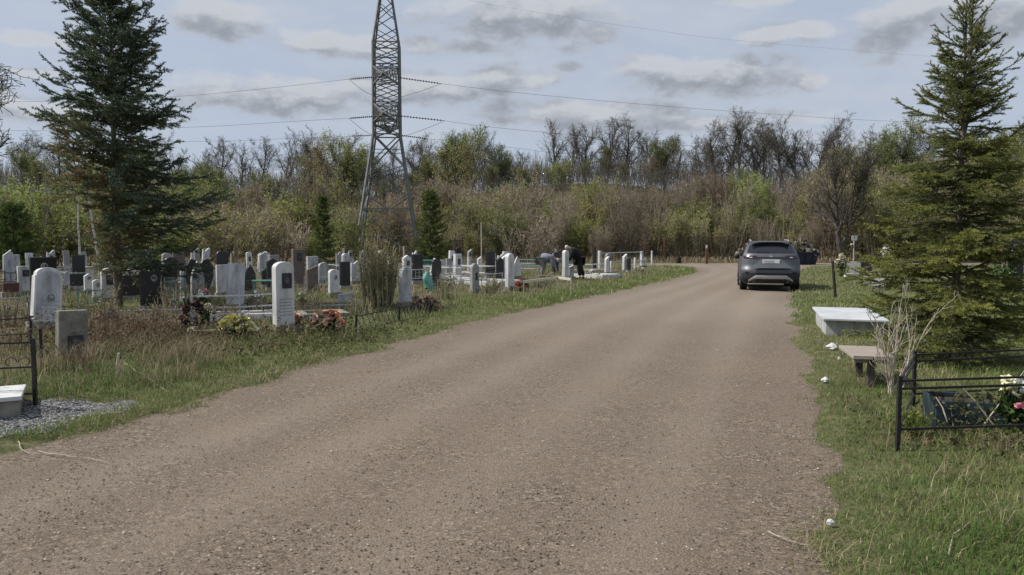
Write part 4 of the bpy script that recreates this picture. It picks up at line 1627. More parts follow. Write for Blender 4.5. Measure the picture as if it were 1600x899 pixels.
def outline(shape, w, h, n=14):
    x = w / 2
    if shape == 'flat':
        return [(-x, 0), (x, 0), (x, h), (-x, h)]
    if shape == 'slant':
        return [(-x, 0), (x, 0), (x, h), (-x, h * 0.82)]
    if shape == 'gable':
        return [(-x, 0), (x, 0), (x, h - w * 0.3), (0, h), (-x, h - w * 0.3)]
    if shape == 'round':
        r = min(x, h * 0.5)
        return [(-x, 0), (x, 0)] + [(x * math.cos(a), h - r + r * math.sin(a)) for a in [math.pi * k / n for k in range(n + 1)]]
    if shape == 'arch':
        r = 0.34 * w
        return [(-x, 0), (x, 0)] + [(x * math.cos(a), h - r + r * math.sin(a) ** 0.9) for a in [math.pi * k / n for k in range(n + 1)]]
    if shape == 'shoulder':
        r = 0.26 * w
        return [(-x, 0), (x, 0), (x, h - r * 1.25), (x * 0.9, h - r * 1.25)] + [(x * 0.9 * math.cos(a), h - r + r * math.sin(a)) for a in [math.pi * k / n for k in range(n + 1)]] + [(-x * 0.9, h - r * 1.25), (-x, h - r * 1.25)]
    if shape == 'wave':
        return [(-x, 0), (x, 0)] + [(x - w * k / n, h * (0.86 + 0.14 * math.cos((k / n) * 2.6 - 0.3) ** 2)) for k in range(n + 1)]
    if shape == 'heart':
        return [(-x * 0.55, 0), (x * 0.55, 0), (x, h * 0.55), (x * 0.95, h * 0.8), (x * 0.62, h), (x * 0.22, h * 0.95), (0, h * 0.84), (-x * 0.22, h * 0.95), (-x * 0.62, h), (-x * 0.95, h * 0.8), (-x, h * 0.55)]
    if shape == 'onion':
        return [(-x, 0), (x, 0), (x, h * 0.45), (x * 0.85, h * 0.66), (x * 0.45, h * 0.84), (x * 0.12, h * 0.95), (0, h), (-x * 0.12, h * 0.95), (-x * 0.45, h * 0.84), (-x * 0.85, h * 0.66), (-x, h * 0.45)]


def stone(label, a, b_, top, base, shape, m, k=0.3, d=None, yaw=YAW, tilt=0.0, lean=0.0, plaque=None, portrait=None, lines=0, plinth=True, name='gravestone', panel=None, group=None, pm=None):
    cx = (a + b_) / 2
    if d is None:
        p = grd(cx, base)
        d = p.y
    else:
        p = at(cx, 400, d)
    g = G(p.x, d)
    az = math.atan2(p.x, d)
    ph = yaw + az
    dist = d / math.cos(az) * 1.0
    wm = (b_ - a) / F * d
    w = wm / (abs(math.cos(ph)) + k * abs(math.sin(ph)))
    t = k * w
    h = at(cx, top, d).z - g
    o = thing(name, label, 'headstone', (p.x, d, g), group=group, rot=(lean, tilt, yaw))
    pz = 0.0
    if plinth:
        pb = MB()
        pb.box((0, -t * 0.1, 0.03), (w * 1.25, t * 1.7, 0.18))
        pb.build('plinth', M_conc if m is not M_black else M_grey, o, bevel=0.008)
        pz = 0.12
    s = MB()
    s.prism(outline(shape, w, h - pz), -t / 2, t / 2)
    so_ = s.build('slab', m, o, bevel=min(0.014, t * 0.12))
    so_.location.z = pz
    hh = h - pz
    if panel:
        q = MB()
        q.prism([(x * panel, hh * 0.06 + z * (0.5 + panel / 2) * 0.96) for x, z in outline(shape, w, hh)], -t / 2 - 0.006, -t / 2 - 0.001)
        q.build('inscription_panel', pm or M_marble, o).location.z = pz
    fy = -t / 2 - (0.006 if panel else 0.0)
    if plaque:
        c, z, pw, phh = plaque
        q = MB()
        q.box((c * w, fy - 0.006, z * hh + pz), (pw * w, 0.014, phh * hh))
        po = q.build('plaque', M_plaque, o, bevel=0.003)
        q = MB()
        x, zz, ww, h2 = c * w, z * hh + pz, pw * w * 0.52, phh * hh * 0.3
        q.prism([(x + ww * 0.42 * math.cos(i * 0.5236), zz + h2 * 0.1 + h2 * 0.75 * math.sin(i * 0.5236)) for i in range(12)], fy - 0.016, fy - 0.0132)
        q.build('engraved_portrait', M_engr, po)
    if portrait:
        c, z, rx, rz2 = portrait
        for nm, kk, mm, y0, y1 in (('portrait_frame', 1.18, pm or M_white, fy - 0.010, fy), ('portrait', 1.0, pm or M_photo, fy - 0.016, fy - 0.0102)):
            q = MB()
            q.prism([(c * w + rx * w * kk * math.cos(i * 6.283 / 18), z * hh + pz + rz2 * hh * kk * math.sin(i * 6.283 / 18)) for i in range(18)], y0, y1)
            q.build(nm, mm, o)
    if lines:
        q = MB()
        rr = random.Random(int(cx * 13))
        for i in range(lines):
            z = hh * (0.16 + 0.30 * i / max(1, lines)) + pz
            x = -w * 0.32
            while x < w * 0.30:
                l = w * rr.uniform(0.03, 0.10)
                q.box((x + l / 2, fy - 0.0015, z), (l, 0.003, hh * 0.014))
                x += l + w * 0.03
        q.build('inscription', M_grey if m is not M_black else M_silver, o)
    return o


stone('white arched headstone leaning over behind the low concrete marker', 50, 92, 418, 528, 'shoulder', M_white, 0.32, tilt=R(6), lean=R(-4), yaw=R(54), portrait=(0.08, 0.44, 0.14, 0.075), lines=4, panel=0.82)
stone('squat grey concrete grave marker with oval recess and dark plate', 90, 135, 485, 572, 'flat', M_conc, 0.34, tilt=R(2), yaw=R(52), plaque=(0.06, 0.36, 0.54, 0.25), portrait=(0.10, 0.70, 0.17, 0.17), plinth=False, pm=M_conc)
stone('white narrow headstone with dark square plate left of the tall black slab', 27, 48, 416, 470, 'flat', M_marble, 0.35, d=21, plaque=(0.05, 0.72, 0.5, 0.26))
stone('tall black granite slab behind the leaning white headstone', 48, 85, 402, 480, 'flat', M_black, 0.2, d=17.5, portrait=(0.02, 0.78, 0.12, 0.08))
stone('low dark red headstone at the left photo edge', 3, 26, 442, 475, 'flat', M_maroon, 0.4, d=20)
stone('small pale rounded headstone above the dark red one', 10, 28, 429, 452, 'round', M_marble, 0.35, d=26)
stone('slim pale pillar just right of the leaning white headstone', 99, 108, 424, 462, 'gable', M_marble, 0.5, d=24)
stone('black slab left of the small tower headstone with portrait', 109, 128, 428, 462, 'flat', M_black, 0.25, d=23)
stone('small white tower headstone with an oval portrait', 130, 143, 428, 466, 'gable', M_white, 0.5, d=22, portrait=(0.05, 0.74, 0.2, 0.12))
stone('short white arched headstone left of the dark plate headstone', 143, 157, 437, 472, 'arch', M_white, 0.4, d=19.5, portrait=(0.05, 0.68, 0.2, 0.14))
stone('white arched headstone with large dark plate beside the left spruce trunk', 157, 181, 419, 478, 'arch', M_white, 0.3, d=19, plaque=(0.06, 0.60, 0.56, 0.32))
stone('dark slab just right of the left spruce trunk', 190, 218, 430, 478, 'flat', M_black, 0.2, d=20)
stone('pale rounded headstone behind the dark slab by the spruce', 192, 208, 421, 450, 'round', M_marble, 0.3, d=27, portrait=(0.0, 0.6, 0.2, 0.2))
stone('black headstone with small oval portrait under the left spruce', 221, 256, 424, 491, 'flat', M_black, 0.16, portrait=(0.06, 0.80, 0.11, 0.08))
stone('white headstone edge peeping out behind the black portrait headstone', 219, 240, 420, 470, 'wave', M_white, 0.3, d=20.5)
stone('pale carved headstone half hidden under the spruce branches', 281, 297, 421, 458, 'wave', M_marble, 0.3, d=22)
stone('dark heart shaped granite stone under the hanging spruce branch', 288, 332, 404, 478, 'heart', M_black, 0.2, d=19.5)
stone('grey onion domed stone in front of the dark heart shaped granite', 297, 318, 408, 446, 'onion', M_grey, 0.3, d=19.0)
stone('pale headstone left of the pair of wide white ones', 321, 337, 418, 462, 'gable', M_marble, 0.3, d=22)
stone('wide white headstone left of the leaning pale slab', 337, 357, 414, 470, 'flat', M_white, 0.2, d=20.5)
stone('leaning pale grey slab right of the left spruce', 354, 381, 412, 494, 'flat', M_marble, 0.2, tilt=R(3), lines=3)
stone('black pointed headstone right of the leaning pale slab', 380, 399, 412, 462, 'onion', M_black, 0.25, d=21)
stone('small dark headstone behind the turquoise bench', 408, 420, 420, 450, 'gable', M_black, 0.3, d=24)
stone('tall white arched headstone with dark plate beside the road', 427, 461, 409, 526, 'arch', M_white, 0.40, plaque=(0.08, 0.70, 0.52, 0.24), lines=6)
stone('tall brown grey headstone with dark niche behind the arched white one', 455, 476, 390, 458, 'flat', M_brown, 0.35, d=25, plaque=(0.05, 0.78, 0.4, 0.22))
stone('dark brown headstone left of the round greenish stone', 476, 487, 416, 446, 'flat', M_brown, 0.3, d=27)
stone('second dark brown headstone next to the round greenish stone', 488, 497, 414, 444, 'arch', M_brown, 0.3, d=28)
stone('greenish grey round topped pillar behind the small white headstone', 499, 513, 410, 445, 'round', M_grey, 0.6, d=29)
stone('small white arched headstone with portrait in front of the black slab', 513, 531, 421, 473, 'arch', M_white, 0.35, portrait=(0.1, 0.66, 0.14, 0.09), lines=3)
stone('black slab behind the small white portrait headstone', 530, 547, 409, 460, 'flat', M_black, 0.3, d=24)
stone('pale headstone between the black slab and the dry bush', 547, 561, 408, 445, 'wave', M_marble, 0.3, d=27)
stone('short slanted grey headstone behind the orange flowers', 528, 552, 457, 488, 'slant', M_marble, 0.3)
stone('pale round topped headstone right of the tall dry bush', 623, 644, 418, 487, 'round', M_marble, 0.4)
stone('small pale leaning headstone above the turquoise cloth', 667, 677, 403, 432, 'flat', M_white, 0.3, d=30, tilt=R(24))
stone('narrow pale headstone left of the white pillar with dark oval', 688, 695, 406, 435, 'flat', M_marble, 0.3, d=33)
stone('grey flat headstone between two pale ones past the cloth', 696, 706, 404, 432, 'flat', M_grey, 0.3, d=34)
stone('white pillar headstone with dark oval plate', 708, 722, 397, 436, 'flat', M_white, 0.4, d=31, plaque=(0.06, 0.62, 0.36, 0.3))
stone('thin white post stone left of the grey round one', 730, 735, 402, 428, 'flat', M_white, 0.6, d=36)
stone('grey round topped headstone with dark niche by the verge', 734, 749, 412, 464, 'round', M_grey, 0.4, plaque=(0.1, 0.5, 0.3, 0.3))
stone('small white headstone behind the grey round one', 745, 753, 401, 426, 'slant', M_white, 0.4, d=36)
stone('bright white round topped headstone, taller of the twin pair', 789, 804, 396, 458, 'round', M_white, 0.5)
stone('bright white pointed headstone, shorter of the twin pair', 802, 814, 401, 432, 'onion', M_white, 0.3, d=30, yaw=R(25))
stone('white slim headstone the black clad person leans over', 878, 889, 391, 442, 'round', M_white, 0.6)
stone('low white headstone at the feet of the black clad person', 886, 897, 415, 441, 'slant', M_white, 0.4, d=30.4)
stone('dark slab behind the person in black', 926, 932, 386, 424, 'flat', M_black, 0.4, d=40)
stone('white pillar at the left end of the white railing', 934, 940, 392, 422, 'flat', M_white, 0.7, d=41)
stone('white slanted headstone nearest the left bend of the verge', 944, 952, 401, 433, 'slant', M_white, 0.5)
stone('thin white post beside the slanted white headstone', 953, 956, 408, 432, 'flat', M_white, 0.8)
stone('white headstone with a black slab behind its right side', 972, 980, 397, 429, 'slant', M_white, 0.5)
stone('black slab against the white headstone on the far bend', 979, 986, 401, 427, 'slant', M_black, 0.3, d=37.5)
stone('small white post stone right of the black slab on the bend', 990, 994, 403, 426, 'flat', M_white, 0.8)
stone('white pillar at the right end of the white railing', 1000, 1005, 393, 418, 'flat', M_white, 0.8, d=44)
stone('smallest white post stone near the far bend', 1007, 1010, 402, 418, 'flat', M_white, 0.8, d=44)
stone('slim white stake near the road junction', 1017, 1020, 392, 412, 'flat', M_white, 0.8, d=49)
# right-hand graves beyond the slab tomb
stone('blue grey double headstone right of the cream flowers', 1329, 1345, 409, 432, 'flat', M_grey, 0.3, d=33, yaw=R(-30))
stone('dark gabled headstone beside the blue grey double one', 1340, 1362, 404, 431, 'gable', M_black, 0.3, d=34, yaw=R(-30))
stone('pale blue grey round headstone at the left of the right spruce', 1352, 1368, 424, 452, 'round', M_marble, 0.3, d=26, yaw=R(-30))
stone('white headstone behind the left branches of the right spruce', 1366, 1382, 428, 462, 'arch', M_white, 0.3, d=23, yaw=R(-25))
stone('dark headstone behind the right branches of the right spruce', 1578, 1598, 372, 420, 'flat', M_black, 0.3, d=22, yaw=R(-20))
for lab, px, d, h, w, shp, m_ in (('black slab left of the small white tower headstone, partly behind it', 122, 26, 1.25, 0.6, 'flat', M_black), ('dark headstone just right of the black portrait headstone', 266, 22.5, 1.15, 0.5, 'arch', M_black),
                                ('dark brown slab behind the white carved headstone', 279, 26, 1.3, 0.6, 'flat', M_brown), ('black slab behind the pair of wide white headstones', 347, 25, 1.35, 0.6, 'arch', M_black), ('black headstone between the turquoise bench and the arched roadside one', 425, 23, 1.15, 0.5, 'gable', M_black),
                                ('dark slab right of the tall dry bush, far back', 652, 27, 1.2, 0.6, 'flat', M_black), ('black headstone just right of the turquoise cloth', 682, 23.5, 1.1, 0.45, 'arch', M_black), ('dark slab between the grey round headstone and the twin pair', 766, 31, 1.25, 0.6, 'flat', M_black),
                                ('black pointed headstone left of the twin white pair', 781, 28, 1.05, 0.45, 'gable', M_black), ('black headstone left of the person in black', 868, 36, 1.2, 0.5, 'arch', M_black), ('dark brown headstone below the brown niche headstone', 487, 22, 0.9, 0.5, 'slant', M_brown)):
    wpx = 0.7 * w * F / d
    p = at(px, 400, d)
    top = 449.5 - F * math.tan(math.atan((0.9 * h + G(p.x, d) - EYE) / d) + PITCH)
    stone(lab, px - wpx / 2, px + wpx / 2, top, 0, shp, m_, 0.22, d=d, lines=2)
# background rows of smaller stones
LMK = [(20, 'the tall black slab'), (110, 'the leaning white headstone'), (235, 'the black portrait headstone'), (310, 'the dark heart stone'), (372, 'the leaning pale slab'), (445, 'the arched roadside headstone'),
       (520, 'the small white portrait headstone'), (600, 'the tall dry bush'), (700, 'the white pillar headstone'), (780, 'the twin white headstones'), (880, 'the bending people'), (985, 'the white railing')]
rnd = random.Random(77)
fill = []
for i in range(58):
    d = rnd.uniform(24, 50)
    px = rnd.uniform(-15, 960)
    p = at(px, 400, d)
    if p.x > float(np.interp(d, LY, LX)) - 2.5 or (800 < px < 935 and d < 46):
        continue
    fill.append((px, d, rnd.uniform(0.75, 1.25), rnd.uniform(0.24, 0.42), rnd.choice(['flat', 'arch', 'round', 'gable', 'slant', 'wave']), rnd.choice(['white', 'white', 'white', 'pale', 'pale', 'pale', 'pale', 'grey', 'grey', 'black'])))
fill.sort()
words = {'flat': 'flat topped', 'arch': 'arched', 'round': 'round topped', 'gable': 'pointed', 'slant': 'slanted', 'wave': 'wavy topped'}
cnt, tot = {}, {}


def fkey(f):
    lm = min(LMK, key=lambda q: abs(q[0] - f[0]))[1]
    return (f[5], f[4], lm)


for f in fill:
    tot[fkey(f)] = tot.get(fkey(f), 0) + 1
for f in fill:
    px, d, h, w, shp, col = f
    kk = fkey(f)
    i = cnt.get(kk, 0)
    cnt[kk] = i + 1
    lab = f'small {col} {words[shp]} headstone far behind {kk[2]}' + ('' if tot[kk] == 1 else f', {ORD[i]} from left')
    wpx = w * F / d
    p = at(px, 400, d)
    top = 449.5 - F * math.tan(math.atan((h + G(p.x, d) - EYE) / d) + PITCH)
    stone(lab, px - wpx / 2, px + wpx / 2, top, 0, shp, {'white': M_white, 'pale': M_marble, 'grey': M_grey, 'black': M_black, 'brown': M_brown}[col], 0.35, d=d, yaw=YAW + rnd.gauss(0, 0.12), tilt=rnd.gauss(0, 0.03), plinth=False,
          plaque=(0.05, 0.66, 0.4, 0.22) if rnd.random() < 0.4 and col != 'black' else None, group='small headstones far back in the left cemetery')

# ------------------------------------------------------------------ kerbs, railings, benches and posts


def railing(label, pts, h, m, rails=(1.0, 0.35), post_r=0.018, rail_r=0.012, bars=0.0, name='grave_railing', posts_at=None, style=None, closed=False, cross=0):
    """pts: ground points (x, y); one thing: posts, rails, infill"""
    c = Vector((pts[0][0], pts[0][1], G(*pts[0])))
    o = thing(name, label, 'railing', c)
    P = [Vector((x, y, G(x, y))) - c for x, y in pts]
    for p in P:
        q = MB()
        q.box((p.x, p.y, p.z + h / 2 - 0.05), (post_r * 2, post_r * 2, h + 0.14))
        q.build('post', m, o)
    pr = list(zip(P, P[1:])) + ([(P[-1], P[0])] if closed else [])
    for a, b2 in pr:
        for r in rails:
            q = MB()
            u = Vector((0, 0, h * r))
            q.bar(a + u, b2 + u, rail_r * 2, rail_r * 2)
            q.build('rail', m, o)
        if bars:
            q = MB()
            L = (b2 - a).length
            n = max(2, int(L / bars))
            lo, hi = min(rails), max(rails)
            for i in range(1, n):
                x = a.lerp(b2, i / n)
                q.bar(x + Vector((0, 0, h * lo)), x + Vector((0, 0, h * hi)), rail_r, rail_r)
            q.build('bars', m, o)
        if cross:
            q = MB()
            lo, hi = min(rails), max(rails)
            n = cross
            for i in range(n):
                q.bar(a.lerp(b2, i / n) + Vector((0, 0, h * lo)), a.lerp(b2, (i + 1) / n) + Vector((0, 0, h * hi)), rail_r, rail_r)
                q.bar(a.lerp(b2, i / n) + Vector((0, 0, h * hi)), a.lerp(b2, (i + 1) / n) + Vector((0, 0, h * lo)), rail_r, rail_r)
            q.build('lattice', m, o)
        if style == 'curl':
            q = MB()
            L = (b2 - a).length
            n = max(1, int(L / 0.26))
            ux = (b2 - a).normalized()
            for i in range(n):
                cc = a.lerp(b2, (i + 0.5) / n) + Vector((0, 0, h * 0.68))
                for sgn in (-1, 1):
                    pts2 = []
                    for k2 in range(11):
                        an = k2 / 10 * 4.6
                        rr = 0.055 * (1 - 0.5 * k2 / 10)
                        pts2.append(cc + ux * sgn * (0.06 - rr * math.cos(an)) + Vector((0, 0, rr * math.sin(an))))
                    q.tube(pts2, 0.005, 4)
            q.build('scrolls', m, o)
    return o


def gp(px, py):
    v = grd(px, py)
    return (v.x, v.y)


def kerb(label, x, y, w, l, rz, h, m, t=0.12, name='grave_kerb', cover=None):
    o = thing(name, label, 'grave kerb', (x, y, G(x, y)), rz)
    for (cx, cy, sx, sy) in ((0, -l / 2, w, t), (0, l / 2, w, t), (-w / 2 + t / 2, 0, t, l - t), (w / 2 - t / 2, 0, t, l - t)):
        q = MB()
        q.box((cx, cy, h / 2 - 0.03), (sx - 0.004, sy - 0.004, h + 0.06))
        q.build('kerbstone', m, o, bevel=0.008)
    if cover:
        q = MB()
        q.box((0, 0, h * 0.3), (w - t * 2 - 0.004, l - t - 0.004, 0.04))
        q.build('infill', cover, o)
    return o


# left foreground: black railing, kerb with white top
kx, ky = gp(-28, 668)
o = thing('grave_kerb', 'grey kerb block with white top behind the black left railing', 'grave kerb', (kx, ky, G(kx, ky)), R(30))
q = MB()
q.box((-0.35, 0.3, 0.045), (1.25, 0.6, 0.15))
q.build('base_block', M_conc, o, bevel=0.01)
q = MB()
q.box((-0.35, 0.3, 0.142), (1.29, 0.64, 0.04))
q.build('cap', M_white, o, bevel=0.008)
a = gp(56, 648)
bq = (a[0] - 1.75, a[1] - 0.55)
cq = (a[0] - 1.1, a[1] + 1.3)
railing('black iron railing with scroll work at the left edge', [bq, a], 0.62, M_iron, (0.97, 0.60, 0.20), 0.015, 0.008, style='curl', bars=0.3)
railing('black railing of the grave behind the left scroll railing', [gp(66, 590), gp(50, 560), (gp(50, 560)[0] - 1.6, gp(50, 560)[1] - 0.4)], 0.45, M_iron, (0.98, 0.5), 0.012, 0.008)
# silver railings
railing('silver railing below the black portrait headstone', [gp(168, 520), gp(225, 516), gp(284, 515)], 0.26, M_silver, (0.95, 0.4), 0.014, 0.012, bars=0.12)
railing('silver railing in front of the leaning pale slab', [gp(300, 506), gp(375, 502), gp(432, 500)], 0.42, M_silver, (0.96, 0.4), 0.016, 0.014)
railing('second silver railing nearer the yellow bouquet', [gp(331, 534), gp(380, 524), gp(428, 518)], 0.30, M_silver, (0.95,), 0.015, 0.012)
railing('silver railing behind the orange flowers', [gp(458, 498), gp(500, 496), gp(552, 493)], 0.14, M_silver, (0.96,), 0.014, 0.011)
railing('dark patterned railing in front of the tall dry bush', [gp(557, 524), gp(624, 508), gp(672, 498)], 0.30, M_iron, (0.96, 0.1), 0.016, 0.007, cross=9)
railing('thin silver railing behind the small white portrait headstone', [gp(476, 464), gp(514, 462)], 0.48, M_silver, (0.97, 0.5), 0.016, 0.012)
railing('green railing right of the black portrait headstone', [gp(256, 484), gp(290, 480)], 0.62, M_turq, (0.98, 0.5, 0.1), 0.016, 0.012, bars=0.12)
railing('pale green railing beside the short white arched headstone', [gp(122, 490), gp(160, 486)], 0.42, M_turq, (0.98, 0.3), 0.016, 0.012, bars=0.14)
railing('grey low railing at the left photo edge', [gp(-10, 500), gp(46, 494)], 0.34, M_silver, (0.95, 0.2), 0.018, 0.013, bars=0.14)
railing('silver railing running past the grey round headstone', [gp(688, 460), gp(735, 458), gp(785, 456)], 0.52, M_silver, (0.97, 0.55), 0.016, 0.013)
railing('cream railing nearest the verge left of the bending people', [gp(818, 474), gp(871, 463), gp(892, 466)], 0.55, M_cream, (0.97, 0.9), 0.018, 0.016)
railing('cream back railing behind the twin white headstones', [gp(838, 446), gp(877, 446)], 0.3, M_cream, (0.97,), 0.016, 0.014)
railing('white railing with open frame beyond the person in black', [(at(938, 400, 42).x, 42), (at(1003, 400, 44).x, 44)], 0.95, M_white, (0.98, 0.45), 0.03, 0.022)
rnd = random.Random(99)
tot = 0
for i, (px, d) in enumerate([(330, 24), (410, 28), (640, 27), (720, 29), (760, 33), (470, 31), (560, 34), (800, 37), (160, 26), (90, 30), (700, 41), (850, 42), (915, 36), (20, 24), (240, 28)]):
    p = at(px, 400, d)
    w, l = rnd.uniform(1.6, 2.4), 2.0
    c_, s_ = math.cos(YAW), math.sin(YAW)
    q = [(p.x + u * c_ - v * s_, d + u * s_ + v * c_) for u, v in ((-w / 2, -l / 2), (w / 2, -l / 2), (w / 2, l / 2), (-w / 2, l / 2))]
    cname, cm = rnd.choice([('silver', M_silver), ('silver', M_silver), ('turquoise', M_turq), ('white', M_white), ('cream', M_cream), ('black', M_iron), ('black', M_iron), ('rusty', M_rust)])
    lm = min(LMK, key=lambda z: abs(z[0] - px))[1]
    railing(f'{cname} railing boxed round a grave {int(d)} metres off behind {lm}'.replace(f'{int(d)} metres off', ['close', 'far', 'farther'][0 if d < 28 else 1 if d < 35 else 2]) + (' at its left' if px in (410, 850) else ''), q, rnd.uniform(0.45, 0.6), cm, (0.97, 0.45), 0.018, 0.014, closed=True, bars=0.16 if rnd.random() < .5 else 0)
for i, (px, d, h, lab) in enumerate(((268, 15.5, 0.9, 'leafless bush right of the black portrait headstone'), (312, 17.5, 0.8, 'twiggy bush below the dark heart stone'), (344, 14.5, 0.5, 'low leafless bush left of the yellow bouquet'), (402, 16.5, 0.7, 'twiggy bush left of the arched roadside headstone'),
                                (484, 15.5, 0.6, 'thin leafless bush right of the arched roadside headstone'), (566, 15.2, 0.6, 'leafless bush right of the orange flowers'), (655, 16.5, 0.5, 'twiggy bush below the turquoise cloth'), (700, 19, 0.7, 'twiggy bush past the dusty red flowers'),
                                (765, 22, 0.7, 'leafless bush left of the twin white headstones'), (845, 25, 0.6, 'twiggy bush inside the cream railing'), (150, 13.2, 0.8, 'brown twiggy bush right of the concrete marker'), (235, 13.0, 0.6, 'brown twiggy bush under the left spruce'), (20, 13, 0.7, 'leafless bush at the left edge below the pale railing'))):
    b = at(px, 400, d)
    o = shrub_proto(300 + i, h, 16, 0.55, 260, M_bud if i % 2 else M_bramble, 0.035, M_strawstem if i % 3 else M_stem, DRYB)
    o.name = 'leafless_bush'
    tag(o, lab, 'bush')
    o.location = (b.x, d, G(b.x, d))
kerb('white kerb below the leaning pale slab', *gp(386, 506), 1.5, 0.7, YAW * 0.4, 0.10, M_white)
kerb('pale kerb under the yellow bouquet', *gp(330, 536), 0.7, 0.6, YAW * 0.4, 0.10, M_conc)
kerb('low concrete kerb behind the orange flowers', *gp(505, 505), 0.9, 0.8, YAW * 0.5, 0.10, M_conc)
kerb('white kerb past the turquoise cloth', *gp(708, 446), 1.2, 1.8, YAW, 0.14, M_white)
kerb('white kerb left of the tall white twin headstone', *gp(770, 450), 1.2, 1.6, YAW, 0.14, M_white)
kerb('white kerb right of the low white headstone', *gp(930, 438), 1.4, 1.6, YAW, 0.15, M_white)

# right foreground: black railing round the dark plinth grave
pa = grd(1402, 714)
pb_ = Vector((pa.x + 2.6, pa.y + 0.15, 0))
pc_ = at(1428, 600, pa.y + 1.35)
pd = Vector((pb_.x + 0.4, pb_.y + 1.4, 0))
zr = at(1402, 592, pa.y).z - G(pa.x, pa.y)
railing('black iron railing round the grave at the right edge', [(pa.x, pa.y), (pb_.x, pb_.y), (pd.x, pd.y), (pc_.x, pc_.y)], zr, M_iron, (0.97, 0.86, 0.30), 0.014, 0.008, closed=True)
M_navyplastic = mat('dark blue green sheet', (0.012, 0.022, 0.028), (0.035, 0.055, 0.065), 4, 0.5, bump=0.3, bscale=7)
pl = at(1502, 640, pa.y + 0.75)
o = thing('grave_border', 'dark blue green sheet border of the railed grave', 'grave border', (pl.x, pl.y, G(pl.x, pl.y)), R(-16))
for nm, c, s in (('panel', (0.16, -0.25, 0.11), (0.84, 0.03, 0.30)), ('panel', (-0.25, -0.05, 0.11), (0.03, 0.36, 0.30)), ('panel', (0.57, -0.05, 0.11), (0.03, 0.36, 0.30)), ('panel', (0.16, 0.15, 0.11), (0.84, 0.03, 0.30))):
    q = MB()
    q.box(c, s)
    q.build(nm, M_navyplastic, o, bevel=0.006)
q = MB()
q.box((0.16, -0.05, 0.10), (0.78, 0.36, 0.24))
q.build('soil', mat('dark soil', (0.03, 0.024, 0.018), (0.07, 0.055, 0.04), 12, 1.0, bump=0.8), o)
leafy('weeds', 'climbing weeds inside the right railing', 1500, pl.x + 0.12, pl.y - 0.18, 0.26, 0.13, 0.30, 0.038, M_weed, 46)
leafy('weeds', 'bright green tuft inside the corner of the right railing', 500, pa.x + 0.34, pa.y + 0.45, 0.07, 0.08, 0.20, 0.04, M_young, 47)
# dead sticks leaning on the right railing
for lab, qa, qb in (('dead stick leaning left of the blue sheet', (1462, 620, 0.1), (1480, 660, 0.0)), ('long dead stick slanting across the blue sheet', (1490, 592, 0.2), (1552, 664, 0.1)), ('dead stick rising towards the pink flowers', (1600, 580, 0.3), (1538, 662, 0.1))):
    m = MB()
    A, B = at(qa[0], qa[1], pa.y + 0.25 + qa[2]), at(qb[0], qb[1], pa.y + 0.25 + qb[2])
    m.tube([A, (A + B) / 2 + Vector((0.01, 0, 0.012)), B], [0.003, 0.005, 0.006], 5)
    tag(m.build('dead_stick', M_palestem), lab, 'stick')

# slab tomb, bench and litter on the right verge
tb = grd(1325, 514)
tw = 0.88
o = thing('tomb_slab', 'low white slab tomb with overhanging lid on the right verge', 'tomb', (6.04, 13.27, G(6.04, 13.27)), R(-18))
q = MB()
q.box((-0.222, 0, 0.10), (0.44, 2.1, 0.28))
q.box((0.222, 0, 0.10), (0.44, 2.1, 0.28))
q.build('base', M_marble, o, bevel=0.006)
q = MB()
q.box((0, 0, 0.258), (1.0, 2.4, 0.036))
q.build('lid', mat('white lid', (0.40, 0.41, 0.43), (0.54, 0.55, 0.56), 3, 0.45), o, bevel=0.008)
bb = at(1352, 551, 8.2)
o = thing('bench', 'weathered plank bench beside the pale leafless shrub', 'bench', (bb.x, 8.2, G(bb.x, 8.2)), R(-14))
zb_ = bb.z - G(bb.x, 8.2)
for sx in (-0.105, 0.105):
    q = MB()
    q.box((sx, 0, zb_), (0.20, 0.84, 0.04))
    q.build('plank', M_wood, o, bevel=0.006)
for sy in (-0.3, 0.3):
    q = MB()
    q.box((0.0, sy, zb_ / 2 - 0.06), (0.07, 0.06, zb_ + 0.06))
    q.build('leg', M_bark, o)
    q = MB()
    q.box((0.0, sy, zb_ - 0.045), (0.36, 0.05, 0.045))
    q.build('crosspiece', M_wood, o)
for lab, px, py, s in (('pale stone lump left of the plank bench', 1300, 552, 0.085), ('white scrap in the grass below the plank bench', 1289, 604, 0.045), ('white scrap at the road edge in the near grass', 1297, 830, 0.022), ('white stone at the verge corner by the bench', 1311, 569, 0.022)):
    p = grd(px, py)
    m = MB()
    rr = random.Random(px)
    m.lathe([(s * 0.9, -0.01), (s * 1.0, s * 0.25), (s * 0.55, s * 0.7), (s * 0.1, s * 0.95)], 7)
    m.v = [(x * rr.uniform(0.8, 1.2), y * rr.uniform(0.7, 1.0), z * rr.uniform(0.8, 1.1)) for x, y, z in m.v]
    o = m.build('pale_stone', M_white)
    o.location = (p.x, p.y, G(p.x, p.y) + 0.03)
    tag(o, lab, 'stone')
